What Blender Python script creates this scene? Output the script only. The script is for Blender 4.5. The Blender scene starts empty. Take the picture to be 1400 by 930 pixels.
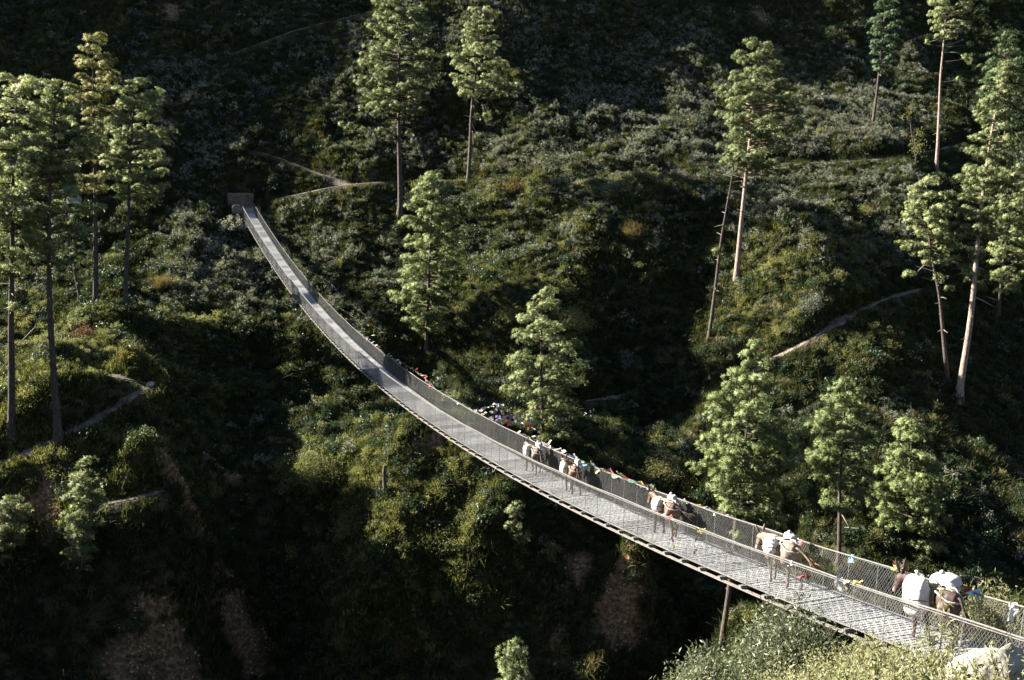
import bpy, bmesh, math, random
import numpy as np
from mathutils import Matrix, Vector

R = math.radians
rng = np.random.default_rng(7)
random.seed(7)
SC = bpy.context.scene
COL = SC.collection

# ------------------------------------------------------------------ camera
F, PITCH, ROLL = 1361.1, R(11.523), R(1.5)
cd = bpy.data.cameras.new('camera'); cam = bpy.data.objects.new('camera', cd); COL.objects.link(cam)
cd.sensor_width = 36; cd.lens = 35; cd.clip_start = 0.2; cd.clip_end = 3000
cam.matrix_world = Matrix.Rotation(math.pi / 2 - PITCH, 4, 'X') @ Matrix.Rotation(ROLL, 4, 'Z')
SC.camera = cam

# ------------------------------------------------------------------ light
SUN_AZ, SUN_EL = R(15), R(25)          # the sun stands to the left (-x), a little beyond the bridge
sd = bpy.data.lights.new('sun', 'SUN'); sun = bpy.data.objects.new('sun', sd); COL.objects.link(sun)
sd.energy = 5.0; sd.angle = R(0.5); sd.color = (1.0, .93, .82)
tosun = Vector((-math.cos(SUN_EL) * math.cos(SUN_AZ), math.cos(SUN_EL) * math.sin(SUN_AZ), math.sin(SUN_EL)))
sun.rotation_euler = tosun.to_track_quat('Z', 'Y').to_euler()
w = bpy.data.worlds.new('World'); SC.world = w; w.use_nodes = True
nt = w.node_tree; bg = nt.nodes['Background']
sky = nt.nodes.new('ShaderNodeTexSky'); sky.sky_type = 'NISHITA'; sky.sun_disc = False
sky.sun_elevation = SUN_EL; sky.sun_rotation = -(math.pi / 2 - SUN_AZ); sky.altitude = 2600; sky.air_density = .8; sky.dust_density = 3.5; sky.ozone_density = .3
nt.links.new(sky.outputs[0], bg.inputs[0]); bg.inputs[1].default_value = 0.065
SC.view_settings.view_transform = 'Standard'; SC.view_settings.look = 'None'
SC.view_settings.exposure = 2.5; SC.view_settings.gamma = 1.0
SC.cycles.max_bounces = 6; SC.cycles.transparent_max_bounces = 8

# ------------------------------------------------------------------ picture <-> place
cP, sP, cR, sR = math.cos(PITCH), math.sin(PITCH), math.cos(ROLL), math.sin(ROLL)
def ray(px, py):
    X, Y = px - 700.0, py - 465.0
    x, y = cR * X + sR * Y, -sR * X + cR * Y
    r, u = x / F, -y / F
    return np.array([r, cP + u * sP, -sP + u * cP])
def at(px, py, Y):
    d = ray(px, py); return d * (Y / d[1])
def project(P):
    P = np.atleast_2d(P)
    fw = P[:, 1] * cP - P[:, 2] * sP; up = P[:, 1] * sP + P[:, 2] * cP
    fw = np.where(fw < .1, .1, fw)
    X, Y = F * P[:, 0] / fw, -F * up / fw
    return 700 + cR * X - sR * Y, 465 + sR * X + cR * Y, fw

# ------------------------------------------------------------------ helpers
def tag(o, label=None, cat=None, group=None, kind=None):
    if label: o['label'] = label
    if cat: o['category'] = cat
    if group: o['group'] = group
    if kind: o['kind'] = kind
    return o
def link(name, me, parent=None):
    o = bpy.data.objects.new(name, me); COL.objects.link(o)
    if parent is not None: o.parent = parent
    return o
def empty(name, loc=(0, 0, 0), rz=0.0):
    o = bpy.data.objects.new(name, None); COL.objects.link(o)
    o.location = loc; o.rotation_euler = (0, 0, rz); o.empty_display_size = .2
    return o
def np_mesh(name, V, Fc, mats, mi=None, tint=None, smooth=False, normals=None):
    V = np.asarray(V, np.float32); Fc = np.asarray(Fc, np.int32)
    k = Fc.shape[1]; me = bpy.data.meshes.new(name)
    me.vertices.add(len(V)); me.vertices.foreach_set('co', V.ravel())
    me.loops.add(Fc.size); me.loops.foreach_set('vertex_index', Fc.ravel())
    me.polygons.add(len(Fc)); me.polygons.foreach_set('loop_start', np.arange(0, Fc.size, k, dtype=np.int32))
    for m in mats: me.materials.append(m)
    if mi is not None: me.polygons.foreach_set('material_index', np.asarray(mi, np.int32))
    if smooth: me.polygons.foreach_set('use_smooth', np.ones(len(Fc), bool))
    if tint is not None:
        a = me.attributes.new('tint', 'FLOAT', 'POINT'); a.data.foreach_set('value', np.asarray(tint, np.float32))
    if normals is not None:
        a = me.attributes.new('custom_normal', 'FLOAT_VECTOR', 'POINT'); a.data.foreach_set('vector', np.asarray(normals, np.float32).ravel())
    me.update(calc_edges=True)
    return me
class MB:
    """collects shapes of mixed faces into one mesh"""
    def __init__(s): s.v = []; s.f = []; s.m = []; s.n = 0
    def add(s, V, Fs, m=0):
        s.v.extend([tuple(map(float, q)) for q in V]); s.f.extend([tuple(int(i) + s.n for i in f) for f in Fs]); s.m.extend([m] * len(Fs)); s.n += len(V)
        return s
    def box(s, c, d, rot=None, m=0):
        c = Vector(c); x, y, z = [q / 2 for q in d]
        P = [Vector(q) for q in ((-x, -y, -z), (x, -y, -z), (x, y, -z), (-x, y, -z), (-x, -y, z), (x, -y, z), (x, y, z), (-x, y, z))]
        if rot is not None: P = [rot @ q for q in P]
        return s.add([c + q for q in P], [(0, 3, 2, 1), (4, 5, 6, 7), (0, 1, 5, 4), (1, 2, 6, 5), (2, 3, 7, 6), (3, 0, 4, 7)], m)
    def tube(s, P, rad, n=6, m=0, caps=True):
        V, Q = tube_np(P, rad, n)
        s.add(V, Q, m)
        if caps:
            L = len(P); o = s.n - len(V)
            s.f.append(tuple(o + i for i in range(n))[::-1]); s.f.append(tuple(o + (L - 1) * n + i for i in range(n))); s.m += [m, m]
        return s
    def build(s, name, mats, parent=None, smooth=False):
        me = bpy.data.meshes.new(name); me.from_pydata(s.v, [], s.f)
        for q in (mats if isinstance(mats, (list, tuple)) else [mats]): me.materials.append(q)
        me.polygons.foreach_set('material_index', s.m)
        if smooth: me.polygons.foreach_set('use_smooth', [True] * len(s.f))
        me.update()
        return link(name, me, parent)
def tube_np(P, rad, n=6):
    P = np.asarray(P, float); L = len(P)
    rad = np.broadcast_to(np.asarray(rad, float), (L,))
    T = np.gradient(P, axis=0); T /= np.linalg.norm(T, axis=1)[:, None] + 1e-9
    ref = np.array([0, 0, 1.0]) if abs(T[:, 2]).mean() < .8 else np.array([1.0, 0, 0])
    A = np.cross(T, ref); A /= np.linalg.norm(A, axis=1)[:, None] + 1e-9
    B = np.cross(T, A)
    a = np.linspace(0, 2 * np.pi, n, endpoint=False)
    V = P[:, None] + rad[:, None, None] * (np.cos(a)[None, :, None] * A[:, None] + np.sin(a)[None, :, None] * B[:, None])
    i = np.arange(L - 1)[:, None] * n; j = np.arange(n)[None]; j2 = (j + 1) % n
    Q = np.stack([i + j, i + j2, i + n + j2, i + n + j], -1).reshape(-1, 4)
    return V.reshape(-1, 3), Q
def _h(i, j, seed):
    n = (i.astype(np.int64) * 374761393 + j.astype(np.int64) * 668265263 + seed * 1442695041) & 0x7fffffff
    n = ((n ^ (n >> 13)) * 1274126177) & 0x7fffffff
    return ((n ^ (n >> 16)) & 0xffff) / 65535.0
def vnoise(x, y, seed=0):
    x = np.asarray(x, float); y = np.asarray(y, float)
    i, j = np.floor(x), np.floor(y); fx, fy = x - i, y - j
    fx = fx * fx * (3 - 2 * fx); fy = fy * fy * (3 - 2 * fy)
    a = _h(i, j, seed) * (1 - fx) + _h(i + 1, j, seed) * fx
    b = _h(i, j + 1, seed) * (1 - fx) + _h(i + 1, j + 1, seed) * fx
    return (a * (1 - fy) + b * fy) * 2 - 1
def fbm(x, y, seed=0, oct=4, gain=.5):
    s = 0; a = 1.0; x = np.asarray(x, float); y = np.asarray(y, float)
    for k in range(oct):
        s = s + a * vnoise(x, y, seed + k * 17); x = x * 2.03 + 3.1; y = y * 2.03 - 1.7; a *= gain
    return s

# ------------------------------------------------------------------ materials
def mat(name):
    m = bpy.data.materials.new(name); m.use_nodes = True
    return m, m.node_tree.nodes, m.node_tree.links, m.node_tree.nodes['Principled BSDF']
def ramp(N, stops):
    r = N.new('ShaderNodeValToRGB'); e = r.color_ramp.elements
    while len(e) < len(stops): e.new(.5)
    for q, (p, c) in zip(e, stops): q.position = p; q.color = (*c, 1)
    return r
def foliage(name, stops, trans=.3, rough=.6, spec=.25, tr_gain=1.5):
    m, N, L, P = mat(name)
    at_ = N.new('ShaderNodeAttribute'); at_.attribute_name = 'tint'
    oi = N.new('ShaderNodeObjectInfo')
    ad = N.new('ShaderNodeMath'); ad.operation = 'MULTIPLY_ADD'; ad.inputs[1].default_value = .45
    L.new(oi.outputs['Random'], ad.inputs[0])
    sc = N.new('ShaderNodeMath'); sc.operation = 'MULTIPLY'; sc.inputs[1].default_value = .55
    L.new(at_.outputs['Fac'], sc.inputs[0]); L.new(sc.outputs[0], ad.inputs[2])
    r = ramp(N, stops); L.new(ad.outputs[0], r.inputs[0])
    L.new(r.outputs[0], P.inputs['Base Color']); P.inputs['Roughness'].default_value = rough
    P.inputs['Specular IOR Level'].default_value = spec
    t = N.new('ShaderNodeBsdfTranslucent'); g = N.new('ShaderNodeMix'); g.data_type = 'RGBA'; g.blend_type = 'MULTIPLY'
    g.inputs[0].default_value = 1; g.inputs[7].default_value = (tr_gain, tr_gain * 1.05, tr_gain * .6, 1)
    L.new(r.outputs[0], g.inputs[6]); L.new(g.outputs[2], t.inputs[0])
    mx = N.new('ShaderNodeMixShader'); mx.inputs[0].default_value = trans
    L.new(P.outputs[0], mx.inputs[1]); L.new(t.outputs[0], mx.inputs[2])
    L.new(mx.outputs[0], N['Material Output'].inputs[0])
    return m
def noisy(name, stops, scale=5, rough=.8, bump=0.0, metal=0.0, detail=4, stretch=(1, 1, 1), spec=.3, rnd=0.0):
    m, N, L, P = mat(name)
    tc = N.new('ShaderNodeTexCoord'); mp = N.new('ShaderNodeMapping'); mp.inputs['Scale'].default_value = stretch
    L.new(tc.outputs['Object'], mp.inputs[0])
    nz = N.new('ShaderNodeTexNoise'); nz.inputs['Scale'].default_value = scale; nz.inputs['Detail'].default_value = detail
    L.new(mp.outputs[0], nz.inputs[0]); r = ramp(N, stops); fac = nz.outputs[0]
    if rnd:
        oi = N.new('ShaderNodeObjectInfo'); ma = N.new('ShaderNodeMath'); ma.operation = 'MULTIPLY_ADD'
        ma.inputs[1].default_value = rnd; L.new(oi.outputs['Random'], ma.inputs[0]); L.new(fac, ma.inputs[2])
        mb = N.new('ShaderNodeMath'); mb.operation = 'SUBTRACT'; mb.inputs[1].default_value = rnd / 2; L.new(ma.outputs[0], mb.inputs[0]); fac = mb.outputs[0]
    L.new(fac, r.inputs[0]); L.new(r.outputs[0], P.inputs['Base Color'])
    P.inputs['Roughness'].default_value = rough; P.inputs['Metallic'].default_value = metal; P.inputs['Specular IOR Level'].default_value = spec
    if bump:
        b = N.new('ShaderNodeBump'); b.inputs['Strength'].default_value = bump; b.inputs['Distance'].default_value = .05
        L.new(nz.outputs[0], b.inputs['Height']); L.new(b.outputs[0], P.inputs['Normal'])
    return m
M = {}
M['needles'] = foliage('pine_needles', [(0, (.085, .105, .045)), (.5, (.16, .185, .082)), (1, (.25, .27, .135))], .2)
M['needles_sunlit'] = foliage('pine_needles_sunlit', [(0, (.125, .15, .065)), (.5, (.235, .262, .13)), (1, (.36, .38, .21))], .25)  # paler copy of the needles, with the sun's glare put into the colour
M['needles_green'] = foliage('pine_needles_fresh_green', [(0, (.085, .112, .045)), (.5, (.15, .182, .075)), (1, (.225, .25, .115))], .2)
M['needles_yellow'] = foliage('pine_needles_yellowish', [(0, (.12, .125, .045)), (.5, (.19, .185, .07)), (1, (.26, .24, .1))], .2)
M['needles_dark'] = foliage('pine_needles_dark', [(0, (.035, .06, .03)), (.5, (.055, .09, .042)), (1, (.085, .12, .055))], .18)
M['needles_young'] = foliage('pine_needles_young', [(0, (.09, .115, .05)), (.5, (.15, .175, .08)), (1, (.21, .225, .115))], .2)
M['bark'] = noisy('pine_bark', [(.3, (.03, .023, .018)), (.55, (.075, .057, .046)), (.75, (.14, .11, .09))], 3.0, .9, .8, stretch=(4, 4, 1))  # bark colour darkened so the trunks look backlit
M['bark_pale'] = noisy('pine_bark_pale', [(.3, (.12, .085, .065)), (.55, (.27, .2, .16)), (.75, (.4, .32, .27))], 3.0, .9, .8, stretch=(4, 4, 1))
M['wood'] = noisy('bare_branch_wood', [(.3, (.16, .13, .1)), (.7, (.34, .29, .24))], 6, .9)
M['grass'] = foliage('grass_blades', [(0, (.014, .021, .008)), (.45, (.032, .04, .013)), (.75, (.07, .07, .022)), (1, (.15, .13, .055))], .35, .7, .15)
M['meadow'] = foliage('meadow_grass_blades', [(0, (.085, .092, .026)), (.5, (.185, .185, .06)), (1, (.33, .3, .125))], .38, .7, .15)  # yellow green grass, its colour raised to stand in for sunlight
M['drygrass'] = foliage('dry_grass_blades', [(0, (.07, .05, .025)), (.5, (.14, .1, .045)), (1, (.26, .2, .1))], .35, .7, .15)
M['leaf'] = foliage('shrub_leaves', [(0, (.011, .019, .008)), (.5, (.026, .037, .013)), (1, (.065, .076, .024))], .3, .55, .3)
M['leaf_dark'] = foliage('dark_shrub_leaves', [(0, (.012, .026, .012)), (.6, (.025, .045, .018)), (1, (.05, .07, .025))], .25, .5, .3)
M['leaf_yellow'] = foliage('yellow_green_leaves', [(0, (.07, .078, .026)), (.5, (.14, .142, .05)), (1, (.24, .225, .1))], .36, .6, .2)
M['leaf_grey'] = foliage('grey_green_leaves', [(0, (.07, .08, .06)), (.5, (.13, .14, .11)), (1, (.22, .23, .19))], .2, .6, .3)
M['leaf_olive'] = foliage('olive_leaves', [(0, (.05, .06, .035)), (.5, (.12, .135, .08)), (1, (.25, .26, .19))], .25, .45, .4)
M['weed'] = foliage('weed_leaves', [(0, (.1, .11, .05)), (.5, (.2, .2, .105)), (1, (.33, .31, .2))], .3, .6, .3)
M['flower'] = foliage('whitish_flower_heads', [(0, (.12, .115, .1)), (.5, (.27, .26, .23)), (1, (.5, .48, .44))], .3, .8, .1, 1.1)
M['rusty'] = foliage('rusty_dead_leaves', [(0, (.05, .022, .012)), (.5, (.1, .043, .022)), (1, (.15, .07, .035))], .3)
M['stem'] = noisy('shrub_stems', [(.3, (.05, .04, .025)), (.7, (.12, .1, .07))], 8, .9)
M['path'] = noisy('trodden_earth', [(.3, (.07, .056, .042)), (.5, (.115, .094, .073)), (.7, (.18, .152, .125))], 1.2, .95, .6, spec=.1)
M['stone'] = noisy('grey_brown_stone', [(.3, (.085, .065, .045)), (.5, (.14, .11, .078)), (.75, (.21, .172, .13))], 2.5, .9, .6, rnd=.5)
M['rock_pale'] = noisy('pale_weathered_rock', [(.3, (.14, .125, .1)), (.5, (.25, .23, .195)), (.72, (.37, .345, .305))], 3.5, .9, 1.0, detail=10)
M['galv'] = noisy('galvanised_steel_deck', [(.3, (.22, .22, .217)), (.5, (.32, .32, .314)), (.7, (.42, .416, .408))], 2.2, .65, .4, .1, rnd=.5)
M['steel'] = noisy('galvanised_steel', [(.3, (.12, .12, .117)), (.7, (.2, .198, .192))], 6, .6, 0, .1)
M['wire'] = noisy('fence_wire', [(.3, (.085, .085, .083)), (.7, (.14, .139, .135))], 6, .6, 0, .1)
M['cable'] = noisy('weathered_cable', [(.3, (.085, .081, .075)), (.7, (.155, .149, .139))], 12, .7, .3)
M['rustcable'] = noisy('rust_tinted_cable', [(.3, (.085, .074, .066)), (.7, (.15, .133, .12))], 9, .7, .2)
M['concrete'] = noisy('weathered_concrete', [(.3, (.2, .185, .16)), (.7, (.36, .34, .31))], 3, .9, .4)

# ------------------------------------------------------------------ terrain
CTRL = [  # picture x, picture y, metres ahead
 (15,592,76),(80,606,74),(131,420,99),(172,430,98),(60,500,89),(0,500,90),(-60,560,82),(150,560,80.5),(200,560,82.5),(110,640,72.5),(-80,420,100),
 (60,700,69),(60,800,66),(60,930,63.5),(200,690,71),(200,800,67),(200,930,64),(-100,750,66),(-100,930,61),
 (335,290,124),(300,400,109),(250,480,98),(300,520,94),(300,620,85),(290,760,76),(330,860,73),(330,930,71.5),
 (335,200,132),(335,100,142),(335,0,155),(335,-120,171),(100,100,138),(100,0,151),(60,250,122),(-60,100,136),(-60,0,149),(0,-120,170),(200,300,120),
 (450,480,100),(450,600,88),(430,700,80),(440,800,76),(430,930,71.5),
 (500,330,118),(500,220,129),(600,250,127),(600,230,130),(600,100,144),(600,0,156),(600,-120,173),(600,330,118),(600,400,108),(600,480,100),(585,600,84),
 (600,660,76),(540,700,75),(660,700,74),(560,780,71.5),(660,790,70),(480,850,70),(600,860,69.5),(600,930,67.5),
 (720,330,114),(740,420,101),(742,602,78),(700,500,94),(740,650,75),(760,750,71),(720,930,66.5),
 (850,240,125),(850,100,151),(850,0,167),(850,-120,188),(850,300,112),(860,450,100),(850,540,91),(860,650,79),(800,800,69),(850,930,64),
 (1005,388,107),(968,468,98),(1100,340,107),(1130,400,100),(1060,330,108),(1100,220,132),(1100,100,161),(1100,0,179),(1100,-120,200),(1000,240,127),(950,350,111),
 (1193,172,142),(1280,236,134),(1250,100,166),(1250,0,186),(1250,-120,208),(1350,200,148),(1350,50,180),(1350,-120,208),(1500,150,164),(1500,0,196),
 (1060,490,94),(1250,400,105),(1180,440,99),(1310,547,92),(1400,480,103),(1200,650,77),(1350,700,77),(1430,800,67),(1500,650,87),(985,892,59),(1146,770,65),(1238,800,64),(1060,700,73),(1000,600,83),(900,800,67),
]
pts = [at(*c) for c in CTRL]
# the near bank below the viewpoint, the gorge floor, and the slopes beyond the frame
pts += [np.array(q, float) for q in (
 (0, 0, -1.9), (-8, 2, -2.6), (8, 4, -2.8), (0, -12, 3), (-25, -10, 1), (25, -10, 3), (4.5, 12.5, -9.0), (6.5, 15, -9.7), (7.5, 17, -10.4), (9.8, 15, -9.3), (12, 19, -10.6), (14, 14, -8.4), (20, 18, -8.8), (27, 22, -9.2),
 (9.0, 20.5, -11.6), (3.5, 18, -13.2), (6.5, 24, -15.5), (12, 27, -14.5), (20, 28, -12.5), (-4, 14, -12.5), (-14, 10, -11), (-30, 8, -9),
 (4, 34, -30), (-6, 30, -30), (-20, 28, -31), (-45, 26, -31), (14, 38, -27), (26, 40, -23), (40, 38, -22),
 (0, 46, -38), (-15, 45, -40), (-40, 42, -41), (-70, 40, -41), (16, 48, -33), (30, 46, -27), (45, 44, -26),
 (-90, 70, -27), (-90, 100, -14), (-100, 140, 8), (80, 70, -17), (98, 105, -8), (100, 145, 4), (0, 200, 55), (-80, 200, 48), (80, 200, 42), (-150, 60, -32), (-150, 150, 0), (150, 60, -14), (150, 150, 0),
 (-150, 20, -38), (150, 10, -5), (0, 300, 120), (150, 300, 100), (-150, 300, 90), (-60, -60, 25), (60, -60, 25), (0, -80, 35), (150, -80, 35), (-150, -80, 30))]
pts = np.array(pts)
def tps_fit(P, lam=.6):
    n = len(P); d = np.linalg.norm(P[:, None, :2] - P[None, :, :2], axis=2) / 50
    K = np.where(d > 0, d * d * np.log(d + 1e-12), 0) + lam * 1e-3 * np.eye(n)
    A = np.zeros((n + 3, n + 3)); A[:n, :n] = K; A[:n, n] = 1; A[:n, n + 1:] = P[:, :2] / 50; A[n:, :n] = A[:n, n:].T
    return np.linalg.solve(A, np.concatenate([P[:, 2], np.zeros(3)]))
WT = tps_fit(pts)
def tps(x, y):
    x = np.asarray(x, float).ravel(); y = np.asarray(y, float).ravel(); out = np.empty(len(x)); n = len(pts)
    for s in range(0, len(x), 20000):
        q = np.stack([x[s:s + 20000], y[s:s + 20000]], 1)
        d = np.sqrt(((q[:, None] - pts[None, :, :2]) ** 2).sum(2)) / 50
        out[s:s + 20000] = np.where(d > 0, d * d * np.log(d + 1e-12), 0) @ WT[:n] + WT[n] + q @ WT[n + 1:] / 50
    return out
def axis(a, b, c, d, fine, k):
    mid = np.arange(b, c + 1e-6, fine)
    lo = [b]; s = fine
    while lo[-1] > a: s *= k; lo.append(lo[-1] - s)
    hi = [c]; s = fine
    while hi[-1] < d: s *= k; hi.append(hi[-1] + s)
    return np.array(lo[1:][::-1] + list(mid) + hi[1:])
GX = axis(-500, -66, 84, 500, .5, 1.12); GY = axis(-150, 8, 194, 600, .5, 1.12)
gx, gy = np.meshgrid(GX, GY, indexing='ij')
cx_, cy_ = np.clip(gx, -150, 150), np.clip(gy, -80, 300)
H = tps(cx_, cy_).reshape(gx.shape)
H += .55 * np.hypot(gx - cx_, gy - cy_) * np.where(gy > 100, 1, .6)
amp = np.clip((np.hypot(gx - 6, gy - 12) - 10) / 20, .12, 1)
H += amp * (1.0 * fbm(gx / 13, gy / 13, 3, 3) + .8 * fbm(gx / 3.8, gy / 3.8, 11, 3) + .16 * fbm(gx / 1.1, gy / 1.1, 23, 2))
def hz(x, y):
    x = np.asarray(x, float); y = np.asarray(y, float)
    i = np.clip(np.searchsorted(GX, x) - 1, 0, len(GX) - 2); j = np.clip(np.searchsorted(GY, y) - 1, 0, len(GY) - 2)
    u = np.clip((x - GX[i]) / (GX[i + 1] - GX[i]), 0, 1); v = np.clip((y - GY[j]) / (GY[j + 1] - GY[j]), 0, 1)
    return H[i, j] * (1 - u) * (1 - v) + H[i + 1, j] * u * (1 - v) + H[i, j + 1] * (1 - u) * v + H[i + 1, j + 1] * u * v
def hit(px, py, t0=46.0, t1=260.0):
    d = ray(px, py); t = np.arange(t0, t1, .2); P = d[None] * t[:, None]
    k = np.argmax(P[:, 2] < hz(P[:, 0], P[:, 1]))
    if k == 0: k = 400
    return P[k]

# spurs (+) and hollows (-) shaped into the slope for sun and shade: picture x, y, metres up, radius
for px, py, a_, r_ in ((850,790,-3,9),(960,760,-3,9),(850,470,-3,9),(920,560,-2.5,8),(600,520,-2.5,8),(690,560,-1.5,5),(550,690,3.0,8),(650,720,2.0,6),(430,640,1.6,5),(940,840,-3,8),
                       (1080,360,1.7,9),(1130,400,.8,6),(690,275,1.2,7),(820,300,1.4,7),(740,430,1.8,6),(60,520,2.0,10),(185,600,2.6,6),(190,690,1.6,5),(400,520,-1.5,8),(270,350,1.2,7),(240,160,1.5,10)):
    c = hit(px, py); H += a_ * (1 + .8 * fbm(gx / 5, gy / 5, 61, 2)) * np.exp(-((gx - c[0]) ** 2 + (gy - c[1]) ** 2) / (r_ * r_))
# unseen ridge added left of the picture, its crest shaped to shade the slope
out_ = np.clip((-.56 * np.clip(gy, 30, 400) - 14 - gx) / 30, 0, 1)
H -= 26 * out_ * out_ * (3 - 2 * out_)  # ground past the left edge lowered to let the sun through
CRX = -270.0
kx, ky = np.meshgrid(np.arange(-76, 90, 1.5), np.arange(58, 200, 1.5)); kx, ky = kx.ravel(), ky.ravel(); kz = hz(kx, ky)
qx, qy, _ = project(np.stack([kx, ky, kz], 1)); inn = (qx > -20) & (qx < 1300) & (qy > -20) & (qy < 640)
kx, ky, kz, qx = kx[inn], ky[inn], kz[inn], qx[inn]
need = kz + math.tan(SUN_EL) / math.cos(SUN_AZ) * (kx - CRX); yr = ky + math.tan(SUN_AZ) * (kx - CRX)
yb = np.arange(yr.min() - 5, yr.max() + 5, 3.0)
hb = []
for q in yb:
    k = (abs(yr - q) < 5) & (qx < (1000 if q > 180 else 470))
    hb.append(np.percentile(need[k], 62 if q > 190 else 35 if q > 176 else 5) if k.sum() > 8 else np.nan)
hb = np.array(hb)
good = ~np.isnan(hb); hb = np.interp(yb, yb[good], hb[good])
for _ in range(12): hb[1:-1] = .25 * hb[:-2] + .5 * hb[1:-1] + .25 * hb[2:]
hb = hb - 6.0 * np.clip((170 - yb) / 10, 0, 1)
crest = np.interp(gy, yb, hb, left=hb[0], right=hb[-1])
ridge = crest - .75 * np.abs(gx - CRX) * np.clip(.4 + np.abs(gx - CRX) / 60, 0, 1)
H = np.where(gx < -90, np.maximum(H * (gx > -200) + np.where(gx > -200, 0, -60), ridge), H)

# ------------------------------------------------------------------ bridge line (needed before paths)
BX, BY, BZ, TH, SAG, LEN, CURV = 8.170, 20.151, -10.189, R(21.655), 5.94, 111.65, 1.0
DV = np.array([-math.sin(TH), math.cos(TH), 0]); SV = np.array([math.cos(TH), math.sin(TH), 0])   # along / to the right
def deck(u, off=0.0, up=0.0):
    u = np.asarray(u, float); t = u / LEN
    o = off + CURV * 4 * t * (1 - t)
    P = np.array([BX, BY, 0]) + DV * u[..., None] + SV * np.asarray(o)[..., None]
    P[..., 2] = BZ - SAG * 4 * t * (1 - t) + up
    return P
U0, U1 = -6.0, LEN

# ------------------------------------------------------------------ paths carved into the slope
PATHS = [  # picture points, half width, label
 ([(322,72),(360,58),(400,42),(450,30),(520,12)], .3),
 ([(348,207),(380,214),(420,232),(460,246),(500,250)], .3),
 ([(352,277),(400,268),(450,256),(500,250),(560,247),(640,246),(700,243)], .38),
 ([(1040,224),(1110,222),(1180,220),(1230,214),(1290,203),(1330,193)], .42),
 ([(1010,520),(1060,490),(1110,462),(1160,432),(1210,408),(1260,394)], .42),
 ([(0,632),(45,612),(90,594),(130,572),(175,548),(208,526)], .55),
 ([(60,508),(110,506),(150,512),(185,518),(208,526)], .32),
 ([(120,688),(165,686),(200,676),(235,668)], .5),
 ([(800,548),(830,545),(860,538)], .5),
]
def smooth_line(P, step=.5):
    P = np.asarray(P); s = np.concatenate([[0], np.cumsum(np.linalg.norm(np.diff(P[:, :2], axis=0), axis=1))])
    q = np.arange(0, s[-1], step); out = np.stack([np.interp(q, s, P[:, k]) for k in range(3)], 1)
    for _ in range(6): out[1:-1] = .25 * out[:-2] + .5 * out[1:-1] + .25 * out[2:]
    return out
lines = []
for pp, hw in PATHS:
    pa = np.array(pp, float); sx_ = np.concatenate([[0], np.cumsum(np.hypot(*np.diff(pa, axis=0).T))]); qs_ = np.arange(0, sx_[-1] + 1, 6)
    L_ = np.array([hit(np.interp(q, sx_, pa[:, 0]), np.interp(q, sx_, pa[:, 1])) for q in qs_])
    for _ in range(10): L_[1:-1] = .25 * L_[:-2] + .5 * L_[1:-1] + .25 * L_[2:]
    L_ = smooth_line(L_); lines.append((L_, hw))
    x0, x1, y0, y1 = L_[:, 0].min() - 4, L_[:, 0].max() + 4, L_[:, 1].min() - 4, L_[:, 1].max() + 4
    I = np.where((GX > x0) & (GX < x1))[0]; J = np.where((GY > y0) & (GY < y1))[0]
    sub = np.ix_(I, J); qx, qy = gx[sub].ravel(), gy[sub].ravel()
    dd = np.hypot(qx[:, None] - L_[None, :, 0], qy[:, None] - L_[None, :, 1]); k = dd.argmin(1); dm = dd.min(1)
    wgt = np.clip(1 - (dm - hw - .15) / .8, 0, 1); wgt = wgt * wgt * (3 - 2 * wgt)
    h0 = H[sub].ravel(); H[sub] = (h0 * (1 - wgt) + (L_[k, 2] - .05) * wgt).reshape(len(I), len(J))
# level stand for the far landing, cut into the slope
gp = deck(np.array([LEN - .5]))[0]; lx = (gx - gp[0]) * SV[0] + (gy - gp[1]) * SV[1]; ly = (gx - gp[0]) * DV[0] + (gy - gp[1]) * DV[1]
cut = (np.abs(lx + .3) < 3.0) & (ly > -3) & (ly < 4.6); H = np.where(cut, np.minimum(H, gp[2] - .35 + np.clip(ly - .5, 0, 3) * .32), H)
allpath = np.concatenate([q[0][:, :2] for q in lines])
def path_dist(x, y):
    out = np.empty(len(x))
    for s in range(0, len(x), 20000):
        out[s:s + 20000] = np.sqrt(((np.stack([x[s:s + 20000], y[s:s + 20000]], 1)[:, None] - allpath[None]) ** 2).sum(2)).min(1)
    return out

# bare earth scars: picture x, y, radius in metres
SCARS = [(330,845,2.0),(322,880,1.8),(235,912,2.8),(175,920,1.6),(570,607,.9),(598,602,1.1),(845,815,1.5),(830,860,1.6),(795,790,1.2),(860,850,1.2),(240,640,2.2),(300,640,1.6),(60,690,2.0),(1040,25,2.2),(235,15,2.0),(760,880,1.0),(790,770,1.1),(1020,760,1.0)]
soil = np.zeros(H.shape)
scar_w = []
for px, py, r in SCARS:
    c = hit(px, py); scar_w.append((c[0], c[1], r)); d = np.hypot((gx - c[0]), (gy - c[1]) * 1.3)
    soil = np.maximum(soil, np.clip(1.5 - d / r + .5 * fbm(gx / 1.5, gy / 1.5, 31, 3), 0, 1))
def soil_at(x, y):
    s = np.zeros(len(x))
    for cx, cy, r in scar_w: s = np.maximum(s, np.clip(1.4 - np.hypot(x - cx, (y - cy) * 1.3) / r, 0, 1))
    return s
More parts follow.
